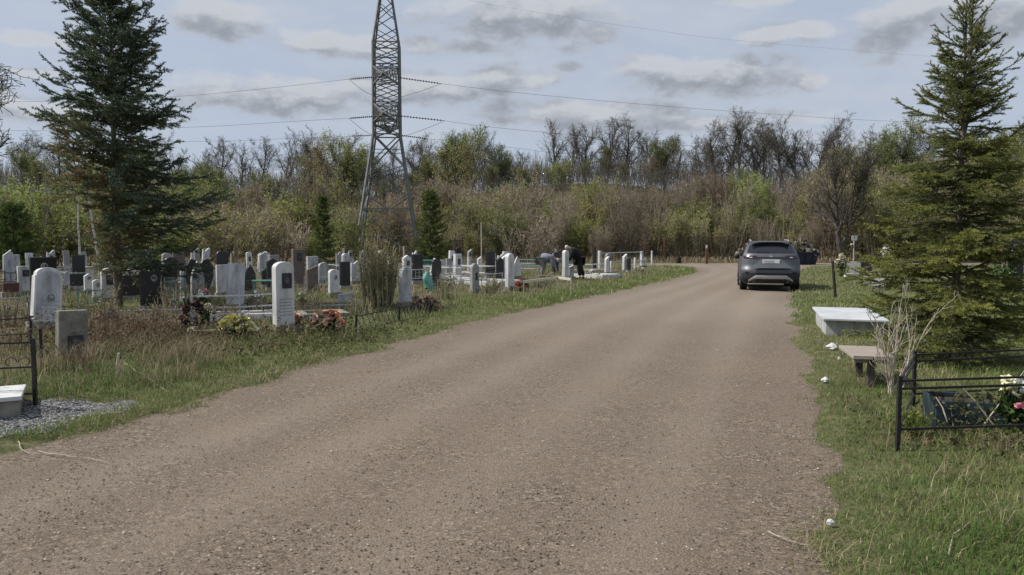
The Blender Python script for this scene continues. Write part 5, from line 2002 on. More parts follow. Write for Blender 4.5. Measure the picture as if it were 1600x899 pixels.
# posts and signs
p = grd(1306, 469)
m = MB()
A = Vector((p.x, p.y, G(p.x, p.y) - 0.1))
B = at(1301, 408, p.y - 0.1)
m.bar(A, B, 0.055, 0.055)
tag(m.build('metal_post', M_iron, bevel=0.004), 'leaning black metal post in front of the cream flowers', 'post')
o = thing('marker_sign', 'small white board on a thin grey pole right of the car', 'sign', (at(1334, 400, 45).x, 45, G(at(1334, 400, 45).x, 45)))
z1, z2 = at(1334, 376, 45).z - o.location.z, at(1334, 368.5, 45).z - o.location.z
q = MB()
q.tube([(0, 0.03, -0.1), (0, 0.03, z2 - 0.05)], 0.03, 8)
q.build('pole', M_silver, o)
q = MB()
q.box((0, -0.02, (z1 + z2) / 2), (0.34, 0.02, z2 - z1))
q.build('board', M_white, o, bevel=0.004)
q = MB()
q.box((0.0, -0.033, (z1 + z2) / 2 + 0.02), (0.03, 0.004, 0.10))
q.box((0.0, -0.033, (z1 + z2) / 2 + 0.06), (0.09, 0.003, 0.025))
q.build('dark_mark', M_iron, o)
q = MB()
q.lathe([(0.02, -0.06), (0.08, -0.03), (0.09, 0.02), (0.03, 0.07)], 9, (-0.14, 0.02, z1 - 0.25))
q.build('lamp', M_silver, o)
pp = at(1104, 410, 56)
o = thing('marker_post', 'rust red post with white top at the road junction', 'post', (pp.x, 56, G(pp.x, 56)))
h = at(1104, 383, 56).z - G(pp.x, 56)
q = MB()
q.box((0, 0, (h - 0.25) / 2), (0.15, 0.15, h - 0.25))
q.build('shaft', M_rust, o, bevel=0.008)
q = MB()
q.box((0, 0, h - 0.125), (0.12, 0.12, 0.246))
q.build('top', M_white, o, bevel=0.01)
for lab, px, py, top, d, r, mm in (('thin pale pole rising behind the grey round headstone', 752, 0, 348, 34, 0.025, M_cream), ('pale stake behind the black slab left of the dry bush', 537, 0, 388, 33, 0.05, M_palewood), ('pale stake right of the tall dry bush', 631, 0, 385, 33, 0.045, M_palewood),
                                ('thin pale stake behind the leaning pale slab', 361, 0, 398, 30, 0.035, M_palewood), ('thin pale stake left of the arched roadside headstone', 418, 0, 398, 32, 0.03, M_palewood), ('pale wooden stake in the weeds near the left gravel', 183, 606, 552, None, 0.016, M_palewood),
                                ('small dark green stump at the far bend', 1060, 412, 402, None, 0.25, M_weed)):
    p = grd(px, py) if d is None else at(px, 400, d)
    g = G(p.x, p.y)
    h = at(px, top, p.y).z - g
    m = MB()
    m.tube([(0, 0, -0.1), (0.01, 0, h * 0.5), (0.03 if d is None else 0.0, 0, h)], [r, r * 0.9, r * 0.8], 7)
    o = m.build('stake', mm)
    o.location = (p.x, p.y, g)
    tag(o, lab, 'stake')
# turquoise bench and cloth
p = at(411, 400, 19)
o = thing('grave_bench', 'turquoise bench behind the arched roadside headstone', 'bench', (p.x, 19, G(p.x, 19)), R(8))
zz = at(411, 439, 19).z - G(p.x, 19)
q = MB()
q.box((0, 0, zz), (0.56, 0.24, 0.035))
q.build('seat', M_turq, o, bevel=0.004)
for sx in (-0.22, 0.22):
    q = MB()
    q.box((sx, 0, zz / 2 - 0.03), (0.04, 0.2, zz + 0.02))
    q.build('leg', M_turq, o)
p = grd(668, 464)
o = thing('draped_cloth', 'turquoise cloth draped over a small grave post', 'cloth', (p.x, p.y, G(p.x, p.y)))
q = MB()
q.tube([(0.02, 0, -0.1), (0.02, 0, 0.6)], 0.02, 6)
q.build('post', M_iron, o)
q = MB()
rr = random.Random(3)
rows_g = []
for i in range(9):
    z = 0.62 - i * 0.062
    row = []
    for k in range(15):
        an = k / 14 * 6.283
        r = (0.02 + 0.13 * math.sin(min(1.0, (i + 0.3) / 4.5) * 1.57)) * (1 + 0.22 * math.sin(an * 3 + i * 0.5) * (i / 8)) * (1.0 if i < 5 else 1.0 - 0.10 * (i - 4) * (1 + 0.6 * math.sin(an + 2.5)))
        row.append((0.02 - 0.035 * math.sin(i * 0.7) + r * math.cos(an), r * 0.7 * math.sin(an), z + 0.03 * math.sin(an * 2) - 0.02 * i * max(0, math.cos(an))))
    rows_g.append(row)
q.grid(rows_g)
q.build('cloth', mat('turquoise cloth', (0.10, 0.30, 0.26), (0.16, 0.40, 0.35), 9, 0.7), o, smooth=True)

# dark round stone wreath
p = grd(303, 532)
o = thing('memorial_wreath', 'dark brown wreath with pale oval photo near the yellow bouquet', 'wreath', (p.x, p.y, G(p.x, p.y)), R(20))
q = MB()
rr = random.Random(8)
for k in range(230):
    an = rr.random() * 6.283
    R0 = 0.17 + rr.gauss(0, 0.028)
    c = Vector((R0 * math.cos(an) * 0.85, rr.gauss(0, 0.025), 0.27 + R0 * 1.15 * math.sin(an)))
    q.bar(c, c + Vector((rr.gauss(0, .05), rr.gauss(0, .03), rr.gauss(0, .05))), 0.036, 0.008)
q.build('wreath_ring', mat('brown dead leaves', (0.025, 0.015, 0.012), (0.07, 0.035, 0.028), 9, 0.9), o, fix=False)
q = MB()
q.prism([(0.075 * math.cos(i * .3491), 0.27 + 0.105 * math.sin(i * .3491)) for i in range(18)], -0.03, -0.01)
q.build('photo', M_photo, o)
for sx in (-1, 1):
    q = MB()
    q.bar((sx * 0.07, 0.02, -0.08), (sx * 0.05, 0.02, 0.2), 0.012)
    q.build('leg', M_iron, o)

# ------------------------------------------------------------------ flowers
M_leafplastic = leaf_mat('artificial leaves', [(0.0, (0.02, 0.05, 0.02)), (0.5, (0.05, 0.10, 0.03)), (1.0, (0.14, 0.17, 0.06))], 0.15)


def flower_mesh(m, key):
    me = bpy.data.meshes.new('flower_head')
    vs, fs = [], []
    rr = random.Random(len(key))
    for ring, (n, tilt, L) in enumerate(((6, 0.35, 1.0), (6, 0.8, 0.8), (4, 1.2, 0.55))):
        for k in range(n):
            an = (k + ring * 0.5) * 6.283 / n + rr.gauss(0, .1)
            u = Vector((math.cos(an) * math.cos(tilt), math.sin(an) * math.cos(tilt), math.sin(tilt))) * L
            s = Vector((-math.sin(an), math.cos(an), 0)) * 0.38 * L
            o = len(vs)
            vs += [Vector((0, 0, 0)), u * 0.5 + s, u + Vector((0, 0, -0.12)), u * 0.5 - s]
            fs.append((o, o + 1, o + 2, o + 3))
    me.from_pydata(vs, [], fs)
    me.materials.append(m)
    return me


FLM = {}
for nm, c1, c2 in (('yellow', (0.50, 0.47, 0.13), (0.66, 0.62, 0.30)), ('orange', (0.66, 0.27, 0.13), (0.74, 0.42, 0.27)), ('peach', (0.66, 0.40, 0.29), (0.76, 0.54, 0.43)), ('white', (0.62, 0.61, 0.55), (0.75, 0.74, 0.70)),
                   ('cream', (0.58, 0.57, 0.36), (0.70, 0.68, 0.48)), ('pink', (0.50, 0.16, 0.22), (0.62, 0.32, 0.36)), ('red', (0.30, 0.04, 0.04), (0.42, 0.08, 0.07)), ('dusty', (0.26, 0.15, 0.14), (0.36, 0.22, 0.20))):
    FLM[nm] = flower_mesh(mat('petals ' + nm, c1, c2, 30, 0.8), nm)


def bouquet(label, pos, w, h, n, cols, size, leaves=160, lsize=0.07, base=0.0, name='flower_bouquet', group=None):
    """pos on the ground; heads spread over w x h, seated on a leafy mound"""
    o = thing(name, label, 'flowers', pos, random.Random(n).random() * 6)
    o.rotation_euler = (0, 0, 0)
    rr = random.Random(int(pos[0] * 100) + n)
    pts = []
    heads = min(n, 60)
    for k in range(heads):
        an = rr.random() * 6.283
        q = math.sqrt(rr.random())
        x, y = q * math.cos(an) * w / 2, q * math.sin(an) * w * 0.3
        z = base + h * (0.35 + 0.65 * (1 - q ** 2) * rr.uniform(0.7, 1)) + rr.gauss(0, h * 0.06)
        c = rr.choice(cols)
        f = bpy.data.objects.new('flower_head', FLM[c])
        COL.objects.link(f)
        f.parent = o
        f.location = (x, y, z)
        f.rotation_euler = (rr.gauss(0.35, 0.4), rr.gauss(0, 0.4), rr.random() * 6)
        s = size * rr.uniform(0.75, 1.2)
        f.scale = (s, s, s)
        pts.append((x, y, z))
    m = MB()
    for (x, y, z) in pts:
        m.bar((x * 0.25, y * 0.25, 0), (x, y, z), 0.006)
    m.build('stems', M_leafplastic, o, fix=False)
    rng = np.random.default_rng(n)
    p = np.column_stack([rng.normal(size=leaves) * w * 0.24, rng.normal(size=leaves) * w * 0.14, base * 0.6 + h * 0.75 * rng.random(leaves)])
    v, f, t = leaf_quads(p, lsize, rng, up=0.5, tint=rng.random(leaves), tj=0)
    mesh_np('foliage', v, [f], M_leafplastic, o, tint=t)
    return o


def gpos(px, py, d=None):
    p = grd(px, py) if d is None else at(px, 400, d)
    return (p.x, p.y, G(p.x, p.y))


bouquet('yellow bouquet lying at the verge by the dark wreath', gpos(370, 541), 0.54, 0.36, 44, ['yellow', 'cream', 'yellow'], 0.085, 90, 0.05)
bouquet('white flowers on top of the dark wreath side', gpos(326, 533), 0.12, 0.12, 8, ['white', 'cream'], 0.05, 60, base=0.36)
bouquet('white and pink flowers below the dark heart stone', gpos(318, 500), 0.26, 0.30, 14, ['white', 'white', 'pink'], 0.06, 90, base=0.25)
bouquet('peach flowers at the foot of the arched roadside headstone', gpos(460, 523), 0.30, 0.28, 24, ['peach', 'peach', 'orange'], 0.082, 50)
bouquet('orange flowers piled right of the arched roadside headstone', gpos(512, 524), 0.66, 0.36, 54, ['orange', 'peach', 'peach'], 0.082, 160)
bouquet('white flowers on the low kerb behind the arched headstone', gpos(392, 490), 0.4, 0.22, 12, ['white'], 0.05, 90)
bouquet('white flowers beside the turquoise bench', gpos(398, 478), 0.3, 0.25, 10, ['white'], 0.06, 70)
bouquet('white flowers on a post right of the arched headstone', gpos(473, 500), 0.10, 0.14, 5, ['white'], 0.05, 24, base=0.32)
bouquet('dusty red withered flowers right of the pale round headstone', gpos(668, 492), 0.75, 0.36, 55, ['dusty'], 0.06, 160, 0.05)
bouquet('pale pink flower clump touching the pale round headstone', gpos(650, 485), 0.2, 0.26, 8, ['white', 'dusty'], 0.06, 40)
bouquet('white flowers past the turquoise cloth', gpos(700, 455), 0.6, 0.5, 18, ['white'], 0.08, 90)
bouquet('white flowers left of the tall twin headstone', gpos(773, 462), 0.6, 0.4, 18, ['white', 'cream'], 0.07, 90)
bouquet('red flowers below the twin white headstones', gpos(815, 460), 0.5, 0.42, 22, ['red', 'dusty'], 0.08, 120)
bouquet('small white flowers under the green railing', gpos(262, 488), 0.25, 0.2, 8, ['white'], 0.06, 60)
bouquet('white flowers before the white kerb on the bend', gpos(925, 438), 0.9, 0.3, 18, ['white', 'cream'], 0.09, 80)
bouquet('white flowers near the slanted headstone on the bend', gpos(1000, 428), 0.7, 0.3, 12, ['white', 'cream'], 0.09, 60)
cf = gpos(1314, 434)
bouquet('cream flowers behind the leaning black post', cf, 0.62, 0.75, 32, ['cream', 'white', 'cream'], 0.11, 160, 0.1, base=0.25)
bouquet('tall white flowers showing left of the right spruce', gpos(1384, 0, 26), 0.5, 0.45, 14, ['white'], 0.085, 90, 0.09, base=0.95)
bouquet('white flowers low behind the left spruce branches', gpos(1398, 0, 24), 0.8, 0.7, 22, ['white', 'cream'], 0.09, 160, 0.1)
bouquet('pale flowers behind the right side of the right spruce', gpos(1572, 0, 22), 1.0, 0.55, 34, ['white', 'white', 'pink'], 0.08, 160, 0.1, base=0.8)
fr = at(1578, 660, pa.y + 0.42)
bouquet('cream lilies in the right railed grave', (fr.x - 0.01, fr.y, G(fr.x, fr.y)), 0.26, 0.20, 11, ['cream', 'white'], 0.062, 120, 0.07, base=0.22)
bouquet('pink flowers beside the cream lilies', (fr.x + 0.05, fr.y - 0.10, G(fr.x, fr.y)), 0.18, 0.07, 16, ['pink'], 0.045, 50, 0.05, base=0.17)
p = grd(1326, 438)
o = thing('plastic_crate', 'small white box in the grass beside the cream flowers', 'box', (p.x, p.y, G(p.x, p.y)))
q = MB()
q.box((0, 0, 0.09), (0.32, 0.22, 0.18))
q.build('body', M_white, o, bevel=0.006)
q = MB()
q.box((0, 0, 0.192), (0.34, 0.24, 0.02))
q.build('lid', M_white, o, bevel=0.004)

# ------------------------------------------------------------------ skips with rubbish beyond the junction
M_skip = mat('dark navy paint', (0.010, 0.014, 0.030), (0.022, 0.028, 0.05), 4, 0.5)
M_rub = leaf_mat('pale rubbish', [(0.0, (0.05, 0.05, 0.035)), (0.45, (0.16, 0.15, 0.11)), (0.75, (0.38, 0.36, 0.30)), (1.0, (0.60, 0.57, 0.50))], 0.1)
for lab, px, d, w, zh, heap in (('navy steel skip heaped with pale rubbish right of the car', 1253, 54.5, 1.9, 0.96, 0.95), ('navy steel skip mostly hidden behind the parked car', 1180, 55, 2.2, 1.05, 0.5)):
    p = at(px, 400, d)
    o = thing('rubbish_skip', lab, 'skip', (p.x, d, G(p.x, d)), R(6))
    q = MB()
    for a, b2, c, e in (((-w / 2, -0.6), (w / 2, -0.6), 0, 0),):
        wt, wb = w / 2, w / 2 * 0.86
        V = [(-wb, -0.5, 0.1), (wb, -0.5, 0.1), (wb, 0.5, 0.1), (-wb, 0.5, 0.1), (-wt, -0.65, zh), (wt, -0.65, zh), (wt, 0.65, zh), (-wt, 0.65, zh)]
        q.add(V, [(0, 1, 2, 3), (0, 1, 5, 4), (1, 2, 6, 5), (2, 3, 7, 6), (3, 0, 4, 7)])
    q.build('tub', M_skip, o)
    q = MB()
    for y in (-0.66, 0.66):
        q.box((0, y, zh), (w + 0.1, 0.08, 0.08))
    for x in (-w / 2, w / 2):
        q.box((x, 0, zh + 0.002), (0.08, 1.22, 0.076))
    q.build('rim', M_skip, o)
    for x in (-w * 0.3, 0, w * 0.3):
        q = MB()
        q.bar((x * 0.9, -0.53, 0.15), (x, -0.67, zh - 0.05), 0.06)
        q.build('rib', M_skip, o)
    rng = np.random.default_rng(int(px))
    n = 800
    xy = np.clip(rng.normal(size=(n, 2)) * np.array([w * 0.30, 0.25]), [-w * 0.5, -0.6], [w * 0.5, 0.6])
    z = zh - 0.1 + heap * np.exp(-(xy[:, 0] / (w * 0.36)) ** 2 * 1.5) * rng.random(n) ** 0.6
    v, f, t = leaf_quads(np.column_stack([xy, z]), 0.30, rng, tint=rng.random(n), tj=0, asp=1.0)
    r_ = tag(mesh_np('rubbish_heap', v, [f], M_rub, tint=t), ('pale flowers and bags heaped in the right navy skip' if px > 1200 else 'pale rubbish in the skip behind the car roof'), 'rubbish')
    r_.location = (p.x, d, G(p.x, d))

# ------------------------------------------------------------------ the parked car
M_paint = mat('dark grey car paint', (0.090, 0.096, 0.108), (0.108, 0.114, 0.127), 3, 0.42, metal=0.35, spec=0.4)
M_glass = mat('tinted glass', (0.012, 0.014, 0.018), (0.016, 0.018, 0.022), 2, 0.12, spec=0.6)
M_clad = mat('dark plastic cladding', (0.022, 0.023, 0.026), (0.035, 0.036, 0.04), 8, 0.6)
M_tyre = mat('tyre rubber', (0.018, 0.018, 0.018), (0.04, 0.037, 0.034), 10, 0.9, bump=0.4)
M_rim = mat('alloy', (0.30, 0.31, 0.32), (0.40, 0.41, 0.42), 8, 0.35, metal=0.8)
M_trim = mat('satin silver trim', (0.36, 0.36, 0.36), (0.44, 0.44, 0.44), 8, 0.45, metal=0.3)
M_lamp = mat('smoked red lamp', (0.022, 0.010, 0.012), (0.04, 0.015, 0.017), 6, 0.2, spec=0.6)
M_chrome = mat('bright chrome', (0.65, 0.66, 0.68), (0.75, 0.76, 0.78), 6, 0.2, metal=0.7)
M_plate = mat('white number plate', (0.66, 0.67, 0.68), (0.72, 0.73, 0.74), 12, 0.45)

HWZ = [0.25, 0.45, 0.70, 0.95, 1.08, 1.30, 1.55, 1.62, 1.70]
HWX = [0.85, 0.915, 0.93, 0.92, 0.90, 0.82, 0.715, 0.665, 0.60]
RZ = [0.25, 0.40, 0.50, 0.66, 0.72, 0.78, 0.90, 1.06, 1.14, 1.22, 1.30, 1.55, 1.60]
RYY = [-2.14, -2.27, -2.29, -2.30, -2.29, -2.235, -2.20, -2.19, -2.18, -2.13, -2.06, -1.80, -1.70]


def hw(z):
    return float(np.interp(z, HWZ, HWX))


def rear(x, z):
    u = min(1.0, abs(x) / hw(z))
    return float(np.interp(z, RZ, RYY)) + 0.05 * u * u + 0.20 * u ** 6


cp = grd(1198, 456)
car = thing('parked_car', 'dark blue grey SUV parked on the right side of the gravel road', 'car', (cp.x + 0.70, cp.y + 2.1, 0.012), R(-15.5))
OUT = [(y, z) for z, y in zip(RZ, RYY)] + [(-1.1, 1.645), (-0.5, 1.665), (0.1, 1.655), (0.5, 1.60), (0.9, 1.42), (1.35, 1.13), (1.8, 1.04), (2.1, 0.95), (2.24, 0.80), (2.30, 0.60), (2.26, 0.25)]
body = MB()
rowsb = []
for y, z in OUT:
    row = []
    for k in range(21):
        t = -1 + 2 * k / 20
        x = t * hw(z)
        if y < -1.4:
            yy = y + 0.05 * t * t + 0.20 * t ** 6
        elif y > 0.4:
            yy = y - (0.05 * t * t + 0.20 * t ** 6) * (1.0 if y > 1.9 else 0.6)
        else:
            yy = y
        zz = z - (0.055 * t ** 4 if z > 1.59 else 0)
        row.append((x, yy, zz))
    rowsb.append(row)
body.grid(rowsb)
zf = [0.25, 0.45, 0.60, 0.80, 0.95, 1.04, 1.13, 1.42, 1.60]
yf = [2.01, 2.04, 2.05, 1.99, 1.85, 1.65, 1.20, 0.76, 0.38]
for sx in (-1, 1):
    rr_ = []
    for z in [0.25, 0.40, 0.55, 0.70, 0.82, 0.95, 1.08, 1.2, 1.3, 1.42, 1.55, 1.60]:
        ya = float(np.interp(z, RZ, RYY)) + 0.25
        yb = float(np.interp(z, zf, yf))
        rr_.append([(sx * hw(z), ya + (yb - ya) * k / 14, z) for k in range(15)])
    body.grid(rr_)
bo = body.build('body', M_paint, car, smooth=True, fix=True)


def patch(name, z0, z1, xa, xb, off, m, nz=6, nx=12, parent=None, thick=0.0):
    """panel that follows the tail; xa, xb functions of z"""
    q = MB()
    rows_ = []
    for i in range(nz + 1):
        z = z0 + (z1 - z0) * i / nz
        a, b2 = xa(z), xb(z)
        rows_.append([(a + (b2 - a) * k / nx, rear(a + (b2 - a) * k / nx, z) - (off(z) if callable(off) else off), z) for k in range(nx + 1)])
    q.grid(rows_)
    return q.build(name, m, parent or car, smooth=True)


lin = lambda z0, v0, z1, v1: (lambda z: v0 + (v1 - v0) * (z - z0) / (z1 - z0))
wn = lin(1.25, 0.755, 1.57, 0.645)
rw = patch('rear_window', 1.25, 1.57, lambda z: -wn(z), wn, 0.008, M_glass)
q = MB()
q.bar((-0.05, rear(0, 1.28) - 0.02, 1.275), (-0.42, rear(0.4, 1.31) - 0.02, 1.30), 0.03, 0.02)
q.build('wiper', M_clad, car)
tp = lin(0.77, 0.66, 1.07, 0.30)
patch('tailgate_sky_panel', 0.77, 1.07, lambda z: -tp(z), tp, lambda z: 0.010 + 0.13 * (1.07 - z) / 0.3, M_paint, 4)  # raised panel added and tilted upward to mirror the pale sky
bd = patch('light_band', 1.085, 1.125, lambda z: -0.45, lambda z: 0.45, 0.010, M_clad, 2)
for sx in (-1, 1):
    tl = patch('tail_light', 1.075, 1.175, (lambda z: 0.44) if sx > 0 else (lambda z: -0.865), (lambda z: 0.865) if sx > 0 else (lambda z: -0.44), 0.010, M_lamp, 3, 8)
    patch('lamp_glint', 1.10, 1.13, (lambda z: 0.58) if sx > 0 else (lambda z: -0.68), (lambda z: 0.68) if sx > 0 else (lambda z: -0.58), 0.016, M_chrome, 1, 5, tl)  # small bright patch painting a whitish reflection on the lamp
patch('bumper', 0.27, 0.60, lambda z: -hw(z) * 0.985, lambda z: hw(z) * 0.985, 0.014, M_clad, 6, 20)
q = MB()
rows_ = []
for k in range(25):
    u = -1 + k / 12
    x = u * 0.70
    zt = 0.53 - 0.16 * max(0, (abs(u) - 0.66) / 0.34) ** 1.2
    zl = zt - 0.12 + 0.05 * max(0, (abs(u) - 0.7) / 0.3)
    rows_.append([(x, rear(x, zt) - 0.03, zt), (x, rear(x, (zt + zl) / 2) - 0.05, (zt + zl) / 2), (x, rear(x, zl) - 0.035, zl)])
q.grid(rows_)
q.build('skid_trim', M_trim, car, smooth=True)
for sx in (-1, 1):
    q = MB()
    q.tube([(sx * 0.52, -2.31, 0.33), (sx * 0.52, -2.1, 0.33)], 0.045, 10)
    q.build('exhaust_pipe', M_clad, car)
    q = MB()
    q.box((sx * 0.74, rear(sx * .74, 0.62) - 0.02, 0.62), (0.16, 0.02, 0.04))
    q.build('reflector', M_lamp, car)
pw = MB()
pw.box((0, rear(0, 0.96) - 0.062, 0.985), (0.53, 0.016, 0.125))
pl_ = pw.build('licence_plate', M_plate, car, bevel=0.003)
q = MB()
rr = random.Random(4)
x = -0.20
while x < 0.10:
    q.box((x, rear(0, 0.96) - 0.072, 0.985), (0.028, 0.003, 0.07))
    x += 0.055
q.build('plate_characters', M_grey, pl_)
q = MB()
q.prism([(0.075 * math.cos(i * .3491), 1.15 + 0.030 * math.sin(i * .3491)) for i in range(18)], rear(0, 1.15) - 0.022, rear(0, 1.15) - 0.002)
q.build('badge', M_chrome, car)
q = MB()
q.add([(-0.66, -1.60, 1.615), (0.66, -1.60, 1.615), (0.63, -1.90, 1.605), (-0.63, -1.90, 1.605), (-0.66, -1.60, 1.658), (0.66, -1.60, 1.658), (0.63, -1.90, 1.638), (-0.63, -1.90, 1.638)],
      [(0, 1, 2, 3), (4, 5, 6, 7), (0, 1, 5, 4), (1, 2, 6, 5), (2, 3, 7, 6), (3, 0, 4, 7)])
q.build('spoiler', M_paint, car, bevel=0.012)
for sx in (-1, 1):
    q = MB()
    q.tube([(sx * 0.60, -1.35, 1.60), (sx * 0.60, -1.25, 1.685), (sx * 0.60, 0.1, 1.70), (sx * 0.60, 0.25, 1.61)], 0.018, 6)
    q.build('roof_rail', M_trim, car)
    m_ = MB()
    m_.lathe([(0.02, -0.10), (0.085, -0.07), (0.10, 0.0), (0.085, 0.07), (0.02, 0.09)], 10)
    m_.v = [(x + sx * 1.01, y * 0.8 + 0.78, z + 1.10) for x, y, z in m_.v]
    m_.bar((sx * 0.88, 0.78, 1.06), (sx * 0.98, 0.78, 1.07), 0.05)
    m_.build('wing_mirror', M_clad, car, smooth=True)
    q = MB()
    rows_ = []
    for z in (1.12, 1.22, 1.34, 1.46, 1.53):
        ya = float(np.interp(z, RZ, RYY)) + 0.62
        yb = float(np.interp(z, zf, yf)) - 0.12
        rows_.append([(sx * (hw(z) + 0.006), ya + (yb - ya) * k / 8, z) for k in range(9)])
    q.grid(rows_)
    q.build('side_window', M_glass, car, smooth=True)
    for yy in (-1.36, 1.36):
        q = MB()
        q.tube([(sx * 0.90, yy, 0.37), (sx * (hw(0.5) + 0.012), yy, 0.37)], [0.43, 0.42], 24)
        q.build('wheel_arch', M_clad, car)
        wo = bpy.data.objects.new('wheel', None)
        COL.objects.link(wo)
        wo.parent = car
        wo.location = (sx * 0.825, yy, 0.345)
        q = MB()
        prof = [(-0.115, 0.22), (-0.12, 0.31), (-0.095, 0.345), (0.095, 0.345), (0.12, 0.31), (0.115, 0.22)]
        n = 28
        vs = [(x, r * math.cos(k * 2 * math.pi / n), r * math.sin(k * 2 * math.pi / n)) for x, r in prof for k in range(n)]
        fs = [(i * n + k, i * n + (k + 1) % n, (i + 1) * n + (k + 1) % n, (i + 1) * n + k) for i in range(5) for k in range(n)]
        q.add(vs, fs)
        q.build('tyre', M_tyre, wo, smooth=True)
        q = MB()
        q.tube([(-0.10, 0, 0), (0.10, 0, 0)], 0.225, 20)
        for k in range(5):
            an = k * 1.2566
            q.bar((sx * 0.112, 0.04 * math.cos(an), 0.04 * math.sin(an)), (sx * 0.112, 0.21 * math.cos(an), 0.21 * math.sin(an)), 0.05, 0.02)
        q.build('rim', M_rim, wo)
q = MB()
q.box((0, 0, 0.33), (1.45, 3.9, 0.12))
q.build('underbody', M_tyre, car)
q = MB()
q.add([(-0.02, -1.15, 1.64), (0.02, -1.15, 1.64), (0.0, -1.30, 1.72), (0.0, -1.0, 1.64)], [(0, 1, 2), (0, 3, 2), (1, 3, 2)])
q.build('antenna_fin', M_paint, car)

# ------------------------------------------------------------------ the two bending people
M_skin = mat('skin', (0.42, 0.26, 0.19), (0.50, 0.32, 0.24), 20, 0.6)
M_hair = mat('grey white hair', (0.40, 0.38, 0.35), (0.58, 0.56, 0.52), 40, 0.8)
M_dhair = mat('dark hair', (0.03, 0.025, 0.02), (0.06, 0.05, 0.04), 40, 0.8)
M_jacketb = mat('black jacket', (0.012, 0.012, 0.014), (0.025, 0.024, 0.026), 8, 0.9, bump=0.3)
M_trousb = mat('black trousers', (0.010, 0.010, 0.012), (0.02, 0.02, 0.022), 8, 0.9)
M_jackg = mat('grey blue jacket', (0.16, 0.165, 0.195), (0.21, 0.215, 0.25), 8, 0.9, bump=0.3)
M_trousg = mat('light grey trousers', (0.17, 0.165, 0.17), (0.24, 0.235, 0.24), 8, 0.9)
M_shoe = mat('dark shoes', (0.02, 0.018, 0.016), None, 8, 0.7)


def skin_mesh(name, chains, material, parent, sub=2):
    """chains: lists of (point, radius); equal points are welded into one skeleton grown by a Skin modifier"""
    key = {}
    vs, rs, es = [], [], []

    def vid(p, r):
        k = tuple(round(c, 4) for c in p)
        if k not in key:
            key[k] = len(vs)
            vs.append(tuple(p))
            rs.append(r)
        return key[k]
    for ch in chains:
        ids = [vid(p, r) for p, r in ch]
        es += [(a, b2) for a, b2 in zip(ids, ids[1:]) if a != b2]
    me = bpy.data.meshes.new(name)
    me.from_pydata(vs, es, [])
    o = bpy.data.objects.new(name, me)
    COL.objects.link(o)
    o.parent = parent
    sk = o.modifiers.new('Skin', 'SKIN')
    sk.use_smooth_shade = True
    for i, v in enumerate(me.skin_vertices[0].data):
        r = rs[i]
        v.radius = (r, r) if not isinstance(r, tuple) else r
        v.use_root = (i == 0)
    ss = o.modifiers.new('Subdivision', 'SUBSURF')
    ss.levels = sub
    ss.render_levels = sub
    me.materials.append(material)
    return o


